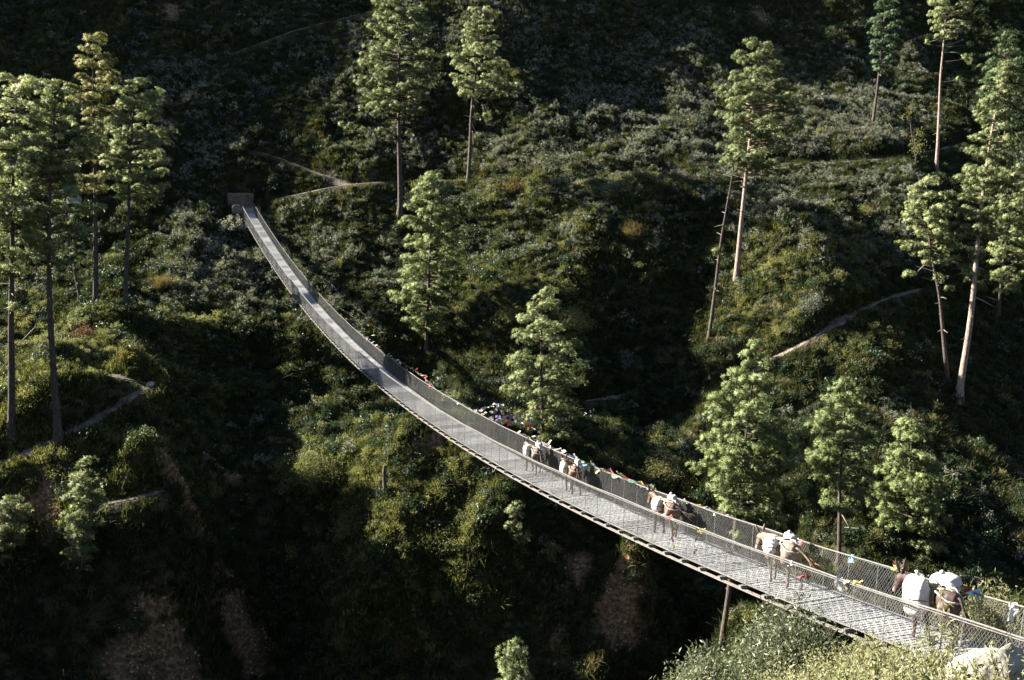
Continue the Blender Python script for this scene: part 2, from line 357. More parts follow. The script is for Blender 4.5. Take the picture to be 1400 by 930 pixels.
def ground_material():
    m, N, L, P = mat('hillside_ground')
    tc = N.new('ShaderNodeTexCoord')
    n1 = N.new('ShaderNodeTexNoise'); n1.inputs['Scale'].default_value = .35; n1.inputs['Detail'].default_value = 8; L.new(tc.outputs['Object'], n1.inputs[0])
    n2 = N.new('ShaderNodeTexNoise'); n2.inputs['Scale'].default_value = 3.0; n2.inputs['Detail'].default_value = 8; L.new(tc.outputs['Object'], n2.inputs[0])
    r1 = ramp(N, [(.35, (.022, .026, .012)), (.5, (.04, .04, .02)), (.68, (.075, .06, .035))]); L.new(n1.outputs[0], r1.inputs[0])
    r2 = ramp(N, [(.3, (.07, .038, .02)), (.5, (.16, .094, .05)), (.7, (.29, .185, .11))]); L.new(n2.outputs[0], r2.inputs[0])
    a = N.new('ShaderNodeAttribute'); a.attribute_name = 'soil'
    ad = N.new('ShaderNodeMath'); ad.operation = 'MULTIPLY_ADD'; ad.inputs[1].default_value = 1.6; ad.inputs[2].default_value = -.8; L.new(n2.outputs[0], ad.inputs[0])
    ad2 = N.new('ShaderNodeMath'); ad2.operation = 'ADD'; ad2.use_clamp = True; L.new(ad.outputs[0], ad2.inputs[0]); L.new(a.outputs['Fac'], ad2.inputs[1])
    ml = N.new('ShaderNodeMath'); ml.operation = 'MULTIPLY'; L.new(ad2.outputs[0], ml.inputs[0]); L.new(a.outputs['Fac'], ml.inputs[1])
    mx = N.new('ShaderNodeMix'); mx.data_type = 'RGBA'; L.new(ml.outputs[0], mx.inputs[0]); L.new(r1.outputs[0], mx.inputs[6]); L.new(r2.outputs[0], mx.inputs[7])
    L.new(mx.outputs[2], P.inputs['Base Color']); P.inputs['Roughness'].default_value = .95; P.inputs['Specular IOR Level'].default_value = .1
    b = N.new('ShaderNodeBump'); b.inputs['Strength'].default_value = .9; b.inputs['Distance'].default_value = .7; L.new(n2.outputs[0], b.inputs['Height']); L.new(b.outputs[0], P.inputs['Normal'])
    return m
nx, ny = H.shape
ii = (np.arange(nx - 1)[:, None] * ny + np.arange(ny - 1)[None]).ravel()
me = np_mesh('terrain', np.stack([gx, gy, H], -1).reshape(-1, 3), np.stack([ii, ii + ny, ii + ny + 1, ii + 1], 1), [ground_material()], smooth=True)
a_ = me.attributes.new('soil', 'FLOAT', 'POINT'); a_.data.foreach_set('value', soil.ravel().astype(np.float32))
tag(link('terrain', me), kind='structure', label='steep dark green hillside of the gorge with bare earth scars')
for k, (L_, hw) in enumerate(lines):
    T = np.gradient(L_[:, :2], axis=0); T /= np.linalg.norm(T, axis=1)[:, None]; Nn = np.stack([-T[:, 1], T[:, 0]], 1)
    nr = 5; offs = np.linspace(-1, 1, nr); n = len(L_)
    wv = hw * np.clip(1 + .7 * fbm(np.arange(n) * .31, np.full(n, k * 3.3), 5, 4), .3, 2)
    taper = np.clip(np.minimum(np.arange(n), np.arange(n)[::-1]) / 4 + .25, 0, 1)
    V = []
    for o in offs:
        q = L_[:, :2] + Nn * (o * wv * taper + .2 * hw * fbm(np.arange(n) * .5, np.full(n, 9.1 + k + o), 8, 2))[:, None]; V.append(np.stack([q[:, 0], q[:, 1], hz(q[:, 0], q[:, 1]) + .07 - .04 * o * o], 1))
    V = np.stack(V, 1).reshape(-1, 3)
    f = [(i * nr + j, (i + 1) * nr + j, (i + 1) * nr + j + 1, i * nr + j + 1) for i in range(n - 1) for j in range(nr - 1)]
    tag(link('path', np_mesh('path', V, f, [M['path']], smooth=True)), kind='structure')

# ------------------------------------------------------------------ vegetation pieces
def rand_dirs(n, r, up=0.0):
    v = r.normal(size=(n, 3)); v[:, 2] += up; return v / (np.linalg.norm(v, axis=1)[:, None] + 1e-9)
def leaf_quads(P, D, ln, wd, r, fold=.25):
    """leaf blades (4 vertex diamonds) at P pointing along D"""
    n = len(P); s = np.cross(D, rand_dirs(n, r)); s /= np.linalg.norm(s, axis=1)[:, None] + 1e-9
    ln = np.broadcast_to(ln, (n,))[:, None]; wd = np.broadcast_to(wd, (n,))[:, None]
    nn = np.cross(D, s)
    V = np.stack([P, P + D * ln * .5 + s * wd * .5 + nn * fold * wd, P + D * ln, P + D * ln * .5 - s * wd * .5 + nn * fold * wd], 1)
    return V.reshape(-1, 3), np.arange(4 * n).reshape(n, 4)
def join(parts):
    """parts: (V, quads, material index, tint per vertex)"""
    V, Q, m, t = [], [], [], []; o = 0
    for v, q, mi, tt in parts:
        if len(q) == 0: continue
        V.append(v); Q.append(q + o); m.append(np.full(len(q), mi)); t.append(np.broadcast_to(tt, (len(v),))); o += len(v)
    return np.concatenate(V), np.concatenate(Q), np.concatenate(m), np.concatenate(t)
def shrub_mesh(name, mats, seed, R_=.7, Hh=.9, stems=16, leaves=22, ln=.13, wd=.06, flowers=0, fl=.06, spread=.22, upl=.4):
    r = np.random.default_rng(seed); parts = []
    az = r.uniform(0, 2 * np.pi, stems); rr = np.sqrt(r.uniform(0, 1, stems)) * R_; hh = Hh * (1 - .55 * (rr / R_) ** 2) * r.uniform(.7, 1.1, stems)
    for k in range(stems):
        tip = np.array([rr[k] * np.cos(az[k]), rr[k] * np.sin(az[k]), hh[k]])
        mid = tip * [.45, .45, .6] + r.normal(size=3) * .04
        P = np.array([[0, 0, -.12], mid, tip]); v, q = tube_np(P, np.array([.018, .012, .005]) * R_, 3); parts.append((v, q, 1, .5))
        t = r.uniform(.25, 1, leaves)[:, None] ** .6; base = np.where(t < .5, P[0] + (P[1] - P[0]) * t * 2, P[1] + (P[2] - P[1]) * (t - .5) * 2)
        base = base + r.normal(size=(leaves, 3)) * spread * R_ * .6
        D = rand_dirs(leaves, r, upl)
        v, q = leaf_quads(base, D, ln * r.uniform(.6, 1.2, leaves), wd * r.uniform(.7, 1.2, leaves), r)
        parts.append((v, q, 0, np.repeat(np.clip(r.normal(.5, .22, leaves) + r.normal() * .15, 0, 1), 4)))
        if flowers:
            fp = tip + r.normal(size=(flowers, 3)) * spread * R_ * .55; v, q = leaf_quads(fp, rand_dirs(flowers, r, .6), fl * r.uniform(.7, 1.3, flowers), fl * .9, r)
            parts.append((v, q, 2, np.repeat(r.uniform(0, 1, flowers), 4)))
    V, Q, m, t = join(parts)
    return np_mesh(name, V, Q, mats, m, t)
def grass_mesh(name, m_, seed, n=22, h=.55, spread=.28, lean=.35, wd=.03):
    r = np.random.default_rng(seed); V = []; Q = []
    b = r.normal(size=(n, 3)) * spread * [.6, .6, 0]; b[:, 2] = -.08
    az = r.uniform(0, 2 * np.pi, n); ln = h * r.uniform(.55, 1.15, n); le = lean * r.uniform(.3, 1.6, n)
    d = np.stack([np.cos(az), np.sin(az), np.zeros(n)], 1); s = np.stack([-np.sin(az), np.cos(az), np.zeros(n)], 1) * wd
    p1 = b + d * (le * ln * .35)[:, None] + np.array([0, 0, 1]) * (ln * .6)[:, None]
    p2 = b + d * (le * ln * 1.0)[:, None] + np.array([0, 0, 1]) * (ln * (1 - .35 * le))[:, None]
    V = np.stack([b - s, b + s, p1 - s * .7, p1 + s * .7, p2 - s * .12, p2 + s * .12], 1).reshape(-1, 3)
    o = np.arange(n)[:, None] * 6; Q = np.concatenate([o + [0, 1, 3, 2], o + [2, 3, 5, 4]])
    return np_mesh(name, V, Q, [m_], None, np.repeat(np.clip(r.normal(.45, .22, n), 0, 1), 6))
def fern_mesh(name, m_, seed, n=9, ln=.8):
    r = np.random.default_rng(seed); parts = []
    for k in range(n):
        az = r.uniform(0, 6.28); L_ = ln * r.uniform(.7, 1.1); d = np.array([np.cos(az), np.sin(az), 0]); s = np.array([-d[1], d[0], 0])
        t = np.linspace(.15, 1, 9); P = d * (L_ * t * .85)[:, None] + np.array([0, 0, 1]) * (L_ * (1.1 * t - .85 * t * t))[:, None]
        w_ = L_ * .26 * np.sin(np.pi * np.clip(t * .85 + .12, 0, 1))
        for sg in (-1, 1):
            D = s * sg * .9 + d * .45 + np.array([0, 0, -.15]); D = np.tile(D / np.linalg.norm(D), (9, 1)) + r.normal(size=(9, 3)) * .1
            v, q = leaf_quads(P, D, w_ * 1.1, L_ * .085, r, .1); parts.append((v, q, 0, np.clip(r.normal(.5, .2), 0, 1)))
    V, Q, m, t = join(parts); return np_mesh(name, V, Q, [m_], m, t)

def scatter(name, variants, P, idx, scl, rot, label):
    """one stuff object: points that carry instances of the variant meshes"""
    c = bpy.data.collections.new(name + '_sources')
    for k, me_ in enumerate(variants):
        o = bpy.data.objects.new(f'{name}_source_{chr(97 + k)}', me_); c.objects.link(o)
    me_ = bpy.data.meshes.new(name); me_.vertices.add(len(P)); me_.vertices.foreach_set('co', np.asarray(P, np.float32).ravel())
    a = me_.attributes.new('idx', 'INT', 'POINT'); a.data.foreach_set('value', np.asarray(idx, np.int32))
    a = me_.attributes.new('scl', 'FLOAT_VECTOR', 'POINT'); a.data.foreach_set('vector', np.asarray(scl, np.float32).ravel())
    a = me_.attributes.new('rot', 'FLOAT_VECTOR', 'POINT'); a.data.foreach_set('vector', np.asarray(rot, np.float32).ravel())
    o = link(name, me_)
    g = bpy.data.node_groups.new(name + '_scatter', 'GeometryNodeTree')
    g.interface.new_socket('Geometry', in_out='INPUT', socket_type='NodeSocketGeometry'); g.interface.new_socket('Geometry', in_out='OUTPUT', socket_type='NodeSocketGeometry')
    N, L = g.nodes, g.links
    gi, go = N.new('NodeGroupInput'), N.new('NodeGroupOutput')
    ci = N.new('GeometryNodeCollectionInfo'); ci.inputs[0].default_value = c; ci.inputs[1].default_value = True; ci.inputs[2].default_value = True
    ip = N.new('GeometryNodeInstanceOnPoints'); ip.inputs['Pick Instance'].default_value = True
    def na(n, t):
        q = N.new('GeometryNodeInputNamedAttribute'); q.data_type = t; q.inputs[0].default_value = n; return q.outputs[0]
    er = N.new('FunctionNodeEulerToRotation'); L.new(na('rot', 'FLOAT_VECTOR'), er.inputs[0])
    L.new(gi.outputs[0], ip.inputs['Points']); L.new(ci.outputs[0], ip.inputs['Instance']); L.new(na('idx', 'INT'), ip.inputs['Instance Index'])
    L.new(er.outputs[0], ip.inputs['Rotation']); L.new(na('scl', 'FLOAT_VECTOR'), ip.inputs['Scale']); L.new(ip.outputs[0], go.inputs[0])
    o.modifiers.new('scatter', 'NODES').node_group = g
    return tag(o, label, kind='stuff')

# candidate points over the whole slope in (and a little beyond) view
N_C = 480000
cx = rng.uniform(-84, 106, N_C); cy = rng.uniform(44, 206, N_C); cz = hz(cx, cy)
ppx, ppy, pd = project(np.stack([cx, cy, cz], 1))
ok = (ppx > -160) & (ppx < 1560) & (ppy > -140) & (ppy < 1080)
cx, cy, cz, ppx, ppy, pd = [q[ok] for q in (cx, cy, cz, ppx, ppy, pd)]
e = .6; sl = np.hypot((hz(cx + e, cy) - hz(cx - e, cy)) / 1.2, (hz(cx, cy + e) - hz(cx, cy - e)) / 1.2)
pdist = path_dist(cx, cy + .2); okp = (pdist > .5 + .3 * rng.random(len(cx))) & (rng.random(len(cx)) > soil_at(cx, cy) * 1.1)
gate_c = deck(np.array([LEN + 1.5]))[0]
okp &= (np.hypot(cx - gate_c[0], cy - gate_c[1]) > 2.3)
big = fbm(cx / 11, cy / 11, 41, 3); fine = fbm(cx / 4, cy / 4, 57, 3)
def box_w(x0, x1, y0, y1, s=40):
    sg = lambda q: 1 / (1 + np.exp(-np.clip(q / (s * .25), -30, 30)))
    return sg(ppx - x0) * sg(x1 - ppx) * sg(ppy - y0) * sg(y1 - ppy)
white_w = np.clip(np.maximum.reduce([box_w(170, 620, 70, 260, 60), box_w(360, 760, 10, 130, 60), .75 * box_w(560, 1010, 40, 240, 60) , box_w(230, 370, 270, 420, 40), .7 * box_w(1050, 1260, 50, 220), .55 * box_w(640, 920, 240, 350), .5 * box_w(1000, 1260, 220, 380), .35 * box_w(350, 560, 250, 440)]) + .05, 0, 1)
white_w *= np.clip(.75 + .55 * big + .4 * fine, 0, 1)
yel_w = np.clip(np.maximum.reduce([box_w(440, 730, 610, 800, 70), box_w(640, 810, 380, 470, 40), box_w(1010, 1200, 320, 460, 40), .7 * box_w(640, 900, 235, 330, 30), .7 * box_w(-80, 300, 430, 660), .35 * box_w(600, 1000, 560, 660), .4 * box_w(360, 480, 600, 680)]) * (.7 + .5 * fine) + .04, 0, 1)  # bright yellow scrub is thickest where the slope should look sunlit
u_ = rng.random(len(cx))
def pick(prob, cap, clear=1.2):
    k = np.where(okp & (pdist > clear) & (rng.random(len(cx)) < prob))[0]
    return k if len(k) <= cap else rng.choice(k, cap, False)
def place(name, variants, k, smin, smax, label, tilt=.25, flat=(1, 1)):
    n = len(k); s = rng.uniform(smin, smax, n) * (1 + .25 * fine[k]) * (1 + (.18 * np.clip(sl[k] - .8, 0, 2) * .6 if 'grass' in name else 0)); sz = s * rng.uniform(*flat, n)
    rot = np.stack([rng.normal(0, tilt, n), rng.normal(0, tilt, n), rng.uniform(0, 6.283, n)], 1)
    scatter(name, variants, np.stack([cx[k], cy[k], cz[k]], 1), rng.integers(0, len(variants), n), np.stack([s, s, sz], 1), rot, label)
white_v = [shrub_mesh(f'flowering_shrub_{k}', [M['leaf_dark'], M['stem'], M['flower']], 100 + k, .62, .95, 15, 14, .14, .055, 15, .06) for k in range(4)]
green_v = [shrub_mesh(f'green_shrub_{k}', [M['leaf'], M['stem']], 120 + k, .7, .85, 15, 26, .15, .07) for k in range(4)]
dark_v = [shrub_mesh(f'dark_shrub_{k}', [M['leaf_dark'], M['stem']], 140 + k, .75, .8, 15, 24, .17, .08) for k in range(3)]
yel_v = [shrub_mesh(f'yellow_shrub_{k}', [M['leaf_yellow'], M['stem']], 160 + k, .7, .8, 15, 24, .16, .055, upl=.7) for k in range(4)]
grass_v = [grass_mesh(f'grass_tuft_{k}', M['grass'], 180 + k, 30, .55 + .1 * k, .32, .4 + .1 * k) for k in range(4)]
dry_v = [grass_mesh(f'dry_tuft_{k}', M['drygrass'], 190 + k, 26, .8, .25, .35, .02) for k in range(3)]
fern_v = [fern_mesh(f'fern_{k}', M['leaf'], 200 + k) for k in range(3)]
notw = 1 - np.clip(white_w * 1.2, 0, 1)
k_w = pick(white_w * .2, 13000); place('flowering_undergrowth', white_v, k_w, .45, 1.15, 'pale flowering shrubs covering the upper slope', .2, (.8, 1.2))
k_y = pick(yel_w * .13, 8000); place('yellow_undergrowth', yel_v, k_y, .6, 1.3, 'yellow green scrub on the spurs, its bright tone standing in for sun', .25, (.7, 1.1))
k_g = pick(.035 + .03 * np.clip(fine, 0, 1), 9000); place('green_undergrowth', green_v, k_g, .4, 1.3, 'green scrub scattered over the slope', .25, (.7, 1.1))
k_d = pick(.03 * notw + .03 * np.clip(-big, 0, 1), 8000); place('dark_undergrowth', dark_v, k_d, .5, 1.4, 'dark leafy scrub in scattered patches over the slope', .25, (.7, 1.1))
k_f = pick(.02 * (ppy > 380) * np.clip(.8 + fine, 0, 1), 4000); place('fern_undergrowth', fern_v, k_f, .7, 1.3, 'ferns growing between the scrub', .3)
dry_w = np.clip(np.maximum.reduce([box_w(640, 1010, 225, 262, 20), .8 * box_w(-50, 330, -60, 110), .8 * box_w(620, 1200, -60, 70), .5 * box_w(1010, 1260, -60, 200), .5 * box_w(200, 300, 200, 270), .5 * box_w(1130, 1400, 440, 640), .3 * box_w(0, 1000, 780, 1000)]) + .05, 0, 1)
k_x = pick(dry_w * .16, 12000); place('dry_grass', dry_v, k_x, .7, 1.3, 'tawny dry grass on the slope', .3, (.7, 1.1))
mead_v = [grass_mesh(f'meadow_tuft_{k}', M['meadow'], 210 + k, 40, .42 + .08 * k, .36, .5, .019) for k in range(3)]
mead_w = np.clip(np.maximum.reduce([box_w(-120, 290, 440, 700, 40), box_w(430, 730, 620, 900, 60), .7 * box_w(1000, 1180, 320, 470, 40), .6 * box_w(640, 900, 240, 340, 30), .6 * box_w(640, 820, 380, 480, 30), .5 * box_w(180, 330, 320, 440, 30)]) * (.75 + .5 * fine), 0, 1)  # the lighter grass goes where sun is meant to fall
k_m = pick(mead_w * .8, 60000, .0); place('meadow_cover', mead_v, k_m, .6, 1.1, 'yellow green grass coloured warm and bright for sun on the terraces and spurs', .35, (.7, 1.2))
k_q = pick(np.clip(.34 + .16 * sl, 0, .8), 170000, .0); place('grass', grass_v, k_q, .7, 1.25, 'rough green grass covering the whole hillside', .35, (.6, 1.1))


# loose stones lying on the bare scars
def stone_mesh(seed):
    r = np.random.default_rng(seed); bm = bmesh.new(); bmesh.ops.create_icosphere(bm, subdivisions=1, radius=.5); sx = r.uniform(.6, 1.2, 3)
    for v in bm.verts: v.co = [c * k_ * r.uniform(.75, 1.15) for c, k_ in zip(v.co, sx)]
    me_ = bpy.data.meshes.new('stone'); bm.to_mesh(me_); bm.free(); me_.materials.append(M['earth_stone']); return me_
M['earth_stone'] = noisy('earth_stained_stone', [(.3, (.1, .06, .035)), (.5, (.2, .13, .08)), (.72, (.34, .25, .17))], 3, .9, .5, rnd=.6)
sp_ = []
for cx0, cy0, r_ in scar_w:
    q = int(90 * r_ * r_); a_, rr_ = rng.uniform(0, 6.283, q), np.sqrt(rng.random(q)) * r_ * 1.15; sp_.append(np.stack([cx0 + rr_ * np.cos(a_), cy0 + rr_ * np.sin(a_) / 1.3], 1))
for L_, hw in lines:
    q = rng.integers(0, len(L_), len(L_) * 2); sp_.append(L_[q, :2] + rng.normal(0, hw * .9, (len(q), 2)))
sp_ = np.concatenate(sp_); n_ = len(sp_); ss_ = .05 + .3 * rng.random(n_) ** 3.5
scatter('scree', [stone_mesh(k) for k in range(4)], np.stack([sp_[:, 0], sp_[:, 1], hz(sp_[:, 0], sp_[:, 1]) + .01], 1), rng.integers(0, 4, n_), np.stack([ss_, ss_, ss_ * .7], 1), rng.uniform(0, 6.28, (n_, 3)), 'loose earth coloured stones on the bare scars and trail edges')
# ------------------------------------------------------------------ pines
def tuft_templates(n_t=5, n=24, seed=1):
    r = np.random.default_rng(seed); out = []
    for _ in range(n_t):
        th = np.arccos(1 - r.uniform(0, 1, n) * 1.4); ph = np.arange(n) * 2.39996 + r.normal(0, .3, n)
        d = np.stack([np.sin(th) * np.cos(ph), np.sin(th) * np.sin(ph), np.cos(th)], 1)
        s = np.cross(d, rand_dirs(n, r)); s /= np.linalg.norm(s, axis=1)[:, None]
        L_ = r.uniform(.75, 1.15, n)[:, None]
        out.append(np.stack([d * .1 * L_ - s * .03, d * .62 * L_ + s * .085, d * L_ - np.array([0, 0, .06]), d * .55 * L_ - s * .085], 1).reshape(-1, 3))
    return out
TUFTS = tuft_templates()
def tufts(P, A, S, r, tint, O):
    """needle tufts at P, axis A, radius S -> V, quads, tint, rounded normals (O: direction out of the clump)"""
    n = len(P); A = A / (np.linalg.norm(A, axis=1)[:, None] + 1e-9)
    X = np.cross(A, rand_dirs(n, r)); X /= np.linalg.norm(X, axis=1)[:, None] + 1e-9; Y = np.cross(A, X)
    k = r.integers(0, len(TUFTS), n); T = np.stack(TUFTS)[k]
    D = T[..., 0:1] * X[:, None] + T[..., 1:2] * Y[:, None] + T[..., 2:3] * A[:, None]
    V = (D * S[:, None, None] + P[:, None]).reshape(-1, 4, 3)
    Nn = (D + O[:, None] * .5 + .12 * r.normal(size=D.shape)).reshape(-1, 4, 3); Nn /= np.linalg.norm(Nn, axis=2)[..., None] + 1e-9
    g = np.cross(V[:, 2] - V[:, 0], V[:, 3] - V[:, 1]); fl = (g * Nn.mean(1)).sum(1) < 0
    V[fl] = V[fl][:, ::-1]; Nn[fl] = Nn[fl][:, ::-1]
    m = T.shape[1]
    return V.reshape(-1, 3), np.arange(n * m).reshape(-1, 4), np.repeat(tint, m), Nn.reshape(-1, 3)
def arc(P0, P1, lift, n=5):
    t = np.linspace(0, 1, n)[:, None]; return P0 + (P1 - P0) * t + np.array([0, 0, 1]) * (lift * (t * t - t))
def pine(trunk, prof, label, mat_n='needles', bark='bark', seed=0, dens=1.0, gap=.22, tsize=.29, step=.9, base_r=None, Y=None, name='pine_tree', cat='pine tree', group=None, bare=(), depth=1.0, puffs=()):
    r = np.random.default_rng(seed + 1000)
    if Y is None: b = hit(*trunk[0]); Y = b[1]
    root = empty(name)
    tp = np.array([at(x, y, Y) for x, y in trunk]); tp[:, 1] += r.normal(0, .12, len(tp)) * (np.arange(len(tp)) > 0)
    zg = float(hz(tp[0, 0], tp[0, 1])); base = np.array([tp[0, 0], Y, min(zg, tp[0, 2]) - .35])
    if tp[0, 2] - base[2] > .05: tp = np.concatenate([[base], tp])
    else: tp[0] = base
    root.location = (base[0], base[1], max(zg, base[2]))
    org = np.array(root.location)
    hgt = tp[-1, 2] - base[2]
    zs = np.linspace(tp[0, 2], tp[-1, 2], 18)
    o = np.argsort(tp[:, 2]); C = np.stack([np.interp(zs, tp[o, 2], tp[o, k]) for k in (0, 1)] + [zs], 1)
    C[1:-1, :2] += .06 * np.stack([fbm(zs[1:-1] * .35, zs[1:-1] * 0 + seed, 3, 2), fbm(zs[1:-1] * .35, zs[1:-1] * 0 + seed + 9, 4, 2)], 1)
    for _ in range(2): C[1:-1, :2] = .25 * C[:-2, :2] + .5 * C[1:-1, :2] + .25 * C[2:, :2]
    br = base_r or (.0092 * hgt + .05)
    frac = (zs - zs[0]) / hgt; rad = br * (1 - .85 * frac) * (1 + .9 * np.exp(-frac * 45)) + .012
    V, Q = tube_np(C - org, rad, 8)
    tr = link('trunk', np_mesh('trunk', V, Q, [M[bark]], smooth=True), root)
    tx = lambda z: np.array([np.interp(z, zs, C[:, 0]), np.interp(z, zs, C[:, 1]), z])
    # the crown: limbs whose reach follows the crown's width at each height
    pr = []
    for y, xl, xr in prof:
        l, q = at(xl, y, Y), at(xr, y, Y); c = tx(l[2] * .5 + q[2] * .5)
        pr.append((.5 * (l[2] + q[2]), c[0] - l[0], q[0] - c[0]))
    pr = np.array(sorted(pr)); zlo, zhi = pr[0, 0], pr[-1, 0]
    TP, TA, TS, TT, TO = [], [], [], [], []; limbs = []
    z = zlo
    while z < zhi:
        l = np.interp(z, pr[:, 0], pr[:, 1]); q = np.interp(z, pr[:, 0], pr[:, 2]); mean = max(.35, .5 * (abs(l) + abs(q)))
        nb = max(3, int(round((3.4 + 1.2 * mean) * dens)))
        a0 = r.uniform(0, 6.28)
        for k in range(nb):
            if r.random() < gap: continue
            a = a0 + 6.283 * k / nb + r.normal(0, .35); ca, sa = math.cos(a), math.sin(a)
            reach = (q if ca > 0 else l) * ca * ca + mean * depth * sa * sa
            if reach < .15: continue
            reach *= r.uniform(.6, 1.06)
            zb = z + r.uniform(-.4, .4) * step; P0 = tx(np.clip(zb - .12 * reach, zs[0] + .5, zs[-1])); up = reach * r.uniform(.0, .22) + (.35 if z > zhi - 1.5 else 0)
            P1 = np.array([P0[0] + ca * reach, P0[1] + sa * reach, zb + up])
            A_ = arc(P0, P1, .22 * reach); limbs.append((A_, .016 + .019 * reach))
            ncl = max(1, int(round((.9 + .95 * reach) * dens)))
            for c in range(ncl):
                t = 1 - .72 * (c + r.uniform(0, .8)) / max(ncl, 1) * r.uniform(.55, 1.0); t = np.clip(t, .18, 1)
                pc = P0 + (P1 - P0) * t + np.array([0, 0, .22 * reach * (t * t - t)])
                lat = r.normal(0, .2 * reach * (1.15 - .5 * t)); pc = pc + np.array([-sa, ca, 0]) * lat
                cr = tsize * r.uniform(1.1, 2.0); nt_ = int(r.integers(8, 15)); dd = rand_dirs(nt_, r, .55)
                tone = np.clip(r.normal(.5, .17), 0, 1)
                TP.append(pc + dd * cr * [1.15, 1.15, .45]); TA.append(dd * .6 + np.array([ca * .35, sa * .35, .75])); TS.append(tsize * r.uniform(.75, 1.15, nt_)); TT.append(np.clip(tone + r.normal(0, .12, nt_), 0, 1)); TO.append(dd)
        z += step * r.uniform(.75, 1.25)
    for (x, y, rp) in puffs:           # single puffs of needles that stand away from the crown
        pc = at(x, y, Y); P0 = tx(np.clip(pc[2] - .5, zs[0] + .5, zs[-1])); A_ = arc(P0, pc, .3); limbs.append((A_, .03))
        n = int(10 + 26 * rp * rp); dd = rand_dirs(n, r, .3)
        TP.append(pc + dd * rp * r.uniform(.3, 1, (n, 1)) * [1, 1, .7]); TA.append(dd + np.array([0, 0, .8])); TS.append(tsize * r.uniform(.75, 1.15, n)); TT.append(np.clip(r.normal(.5, .18, n), 0, 1)); TO.append(dd)
    parts = []
    v, qd, tt, nn = tufts(np.concatenate(TP), np.concatenate(TA), np.concatenate(TS), r, np.concatenate(TT), np.concatenate(TO)); NN = [nn]; parts.append((v - org, qd, 0, tt))
    for A_, rr_ in limbs:
        v, qd = tube_np(A_ - org, np.linspace(rr_, .008, len(A_)), 4); parts.append((v, qd, 1, .5)); NN.append((v - np.repeat(A_ - org, 4, 0)) / .02)
    V, Q, m_, t_ = join(parts)
    NN = np.concatenate(NN); NN /= np.linalg.norm(NN, axis=1)[:, None] + 1e-9
    link('crown', np_mesh('crown', V, Q, [M[mat_n], M[bark]], m_, t_, True, NN), root)
    zc_ = zlo; stub = MB()                       # dead limb stubs on the bare part of the trunk
    if zc_ - zs[0] > 2.5:
        for q_ in range(int((zc_ - zs[0]) * .9)):
            z_ = zs[0] + (zc_ - zs[0]) * (.3 + .75 * r.random()); c_ = tx(z_) - org; a_ = r.uniform(0, 6.283); L_ = r.uniform(.3, 1.0) * (1 + .8 * (z_ > zc_ - 2)); d_ = np.array([math.cos(a_), math.sin(a_), r.uniform(-.35, .3)])
            stub.tube([c_, c_ + d_ * L_ * .55 + [0, 0, .04], c_ + d_ * L_ + [0, 0, r.uniform(-.15, .12)]], [.04, .028, .01], 4)
        tag(stub.build('dead_limbs', M['wood'], root), kind='stuff')
    for pl in bare:                     # dead or leafless limbs that the photograph shows singly
        P_ = np.array([at(x, y, Y) for x, y in pl]); P_[:, 1] += np.linspace(0, -.5, len(P_)); P_[0] = tx(P_[0, 2])
        b = MB().tube(P_ - org, np.linspace(.075, .018, len(P_)), 5); b.build('branch', M['wood'], root, True)
    return tag(root, label, cat, group)

G1 = 'pines on the opposite slope'
pine([(15,592),(17,400),(18,250),(22,122)], [(110,5,42),(128,-30,84),(160,-45,100),(220,-50,88),(280,-45,78),(330,-30,60),(365,-15,42)], 'tall pine at the left edge with broad sun paled crown and dark trunk', 'needles_sunlit', seed=1, group=G1, depth=.75, gap=.3, tsize=.31)
pine([(80,607),(70,420),(65,280),(76,132)], [(122,66,112),(145,40,128),(180,22,142),(230,12,142),(285,5,138),(330,28,118),(360,45,100)], 'tall dark trunked pine beside the lower left trail, crown spreading over its neighbours', 'needles_sunlit', seed=2, group=G1, depth=.75, gap=.3, tsize=.31, bare=[[(72,436),(52,436),(51,446),(36,462),(28,470)]], puffs=[(112,320,.8),(20,420,.5)])
pine([(131,420),(131,250),(128,120),(130,62)], [(57,122,146),(75,108,156),(100,82,160),(122,78,166),(150,112,160),(178,118,150),(215,100,150),(260,95,150)], 'pine with sparse yellowish top rising above the left group', 'needles_yellow', seed=3, group=G1, gap=.3)
pine([(171,430),(174,330),(177,230),(184,120)], [(114,176,200),(135,160,226),(165,148,236),(200,152,240),(238,152,234),(268,162,214)], 'slender pine with pale bare limbs at the right of the left group', 'needles_sunlit', seed=4, group=G1, gap=.2, bare=[[(178,218),(195,207),(216,194),(222,190)],[(177,222),(200,204),(212,196)],[(178,205),(186,192),(203,186)]], puffs=[(165,310,.6),(190,285,.7),(160,340,.6)])
pine([(110,415),(95,330),(88,250)], [(245,70,112),(290,66,120),(330,64,118),(352,80,114)], 'thin leaning pine between two thicker trunks in the left group', 'needles_dark', seed=5, group=G1, gap=.25)
pine([(547,297),(546,200),(545,100),(546,-34)], [(-36,536,560),(-5,515,578),(30,504,588),(65,500,598),(100,492,598),(128,486,592),(152,480,584)], 'tall straight pine standing behind the trail, its tip cut by the top edge', seed=6, group=G1, gap=.22, puffs=[(480,175,.9),(497,178,.8),(520,180,.7),(560,182,.6),(468,170,.5),(535,186,.5)], bare=[[(546,122),(556,130),(566,138)],[(547,105),(556,104)]])
pine([(640,250),(645,150),(650,100),(657,15)], [(13,646,668),(35,640,680),(60,630,692),(85,618,706),(108,614,712),(128,622,714)], 'pine with thin open crown to the right of the tallest trunk', seed=7, group=G1, gap=.28, puffs=[(665,158,.8),(652,160,.6)], bare=[[(645,165),(648,176),(655,192)],[(646,142),(650,150)]])
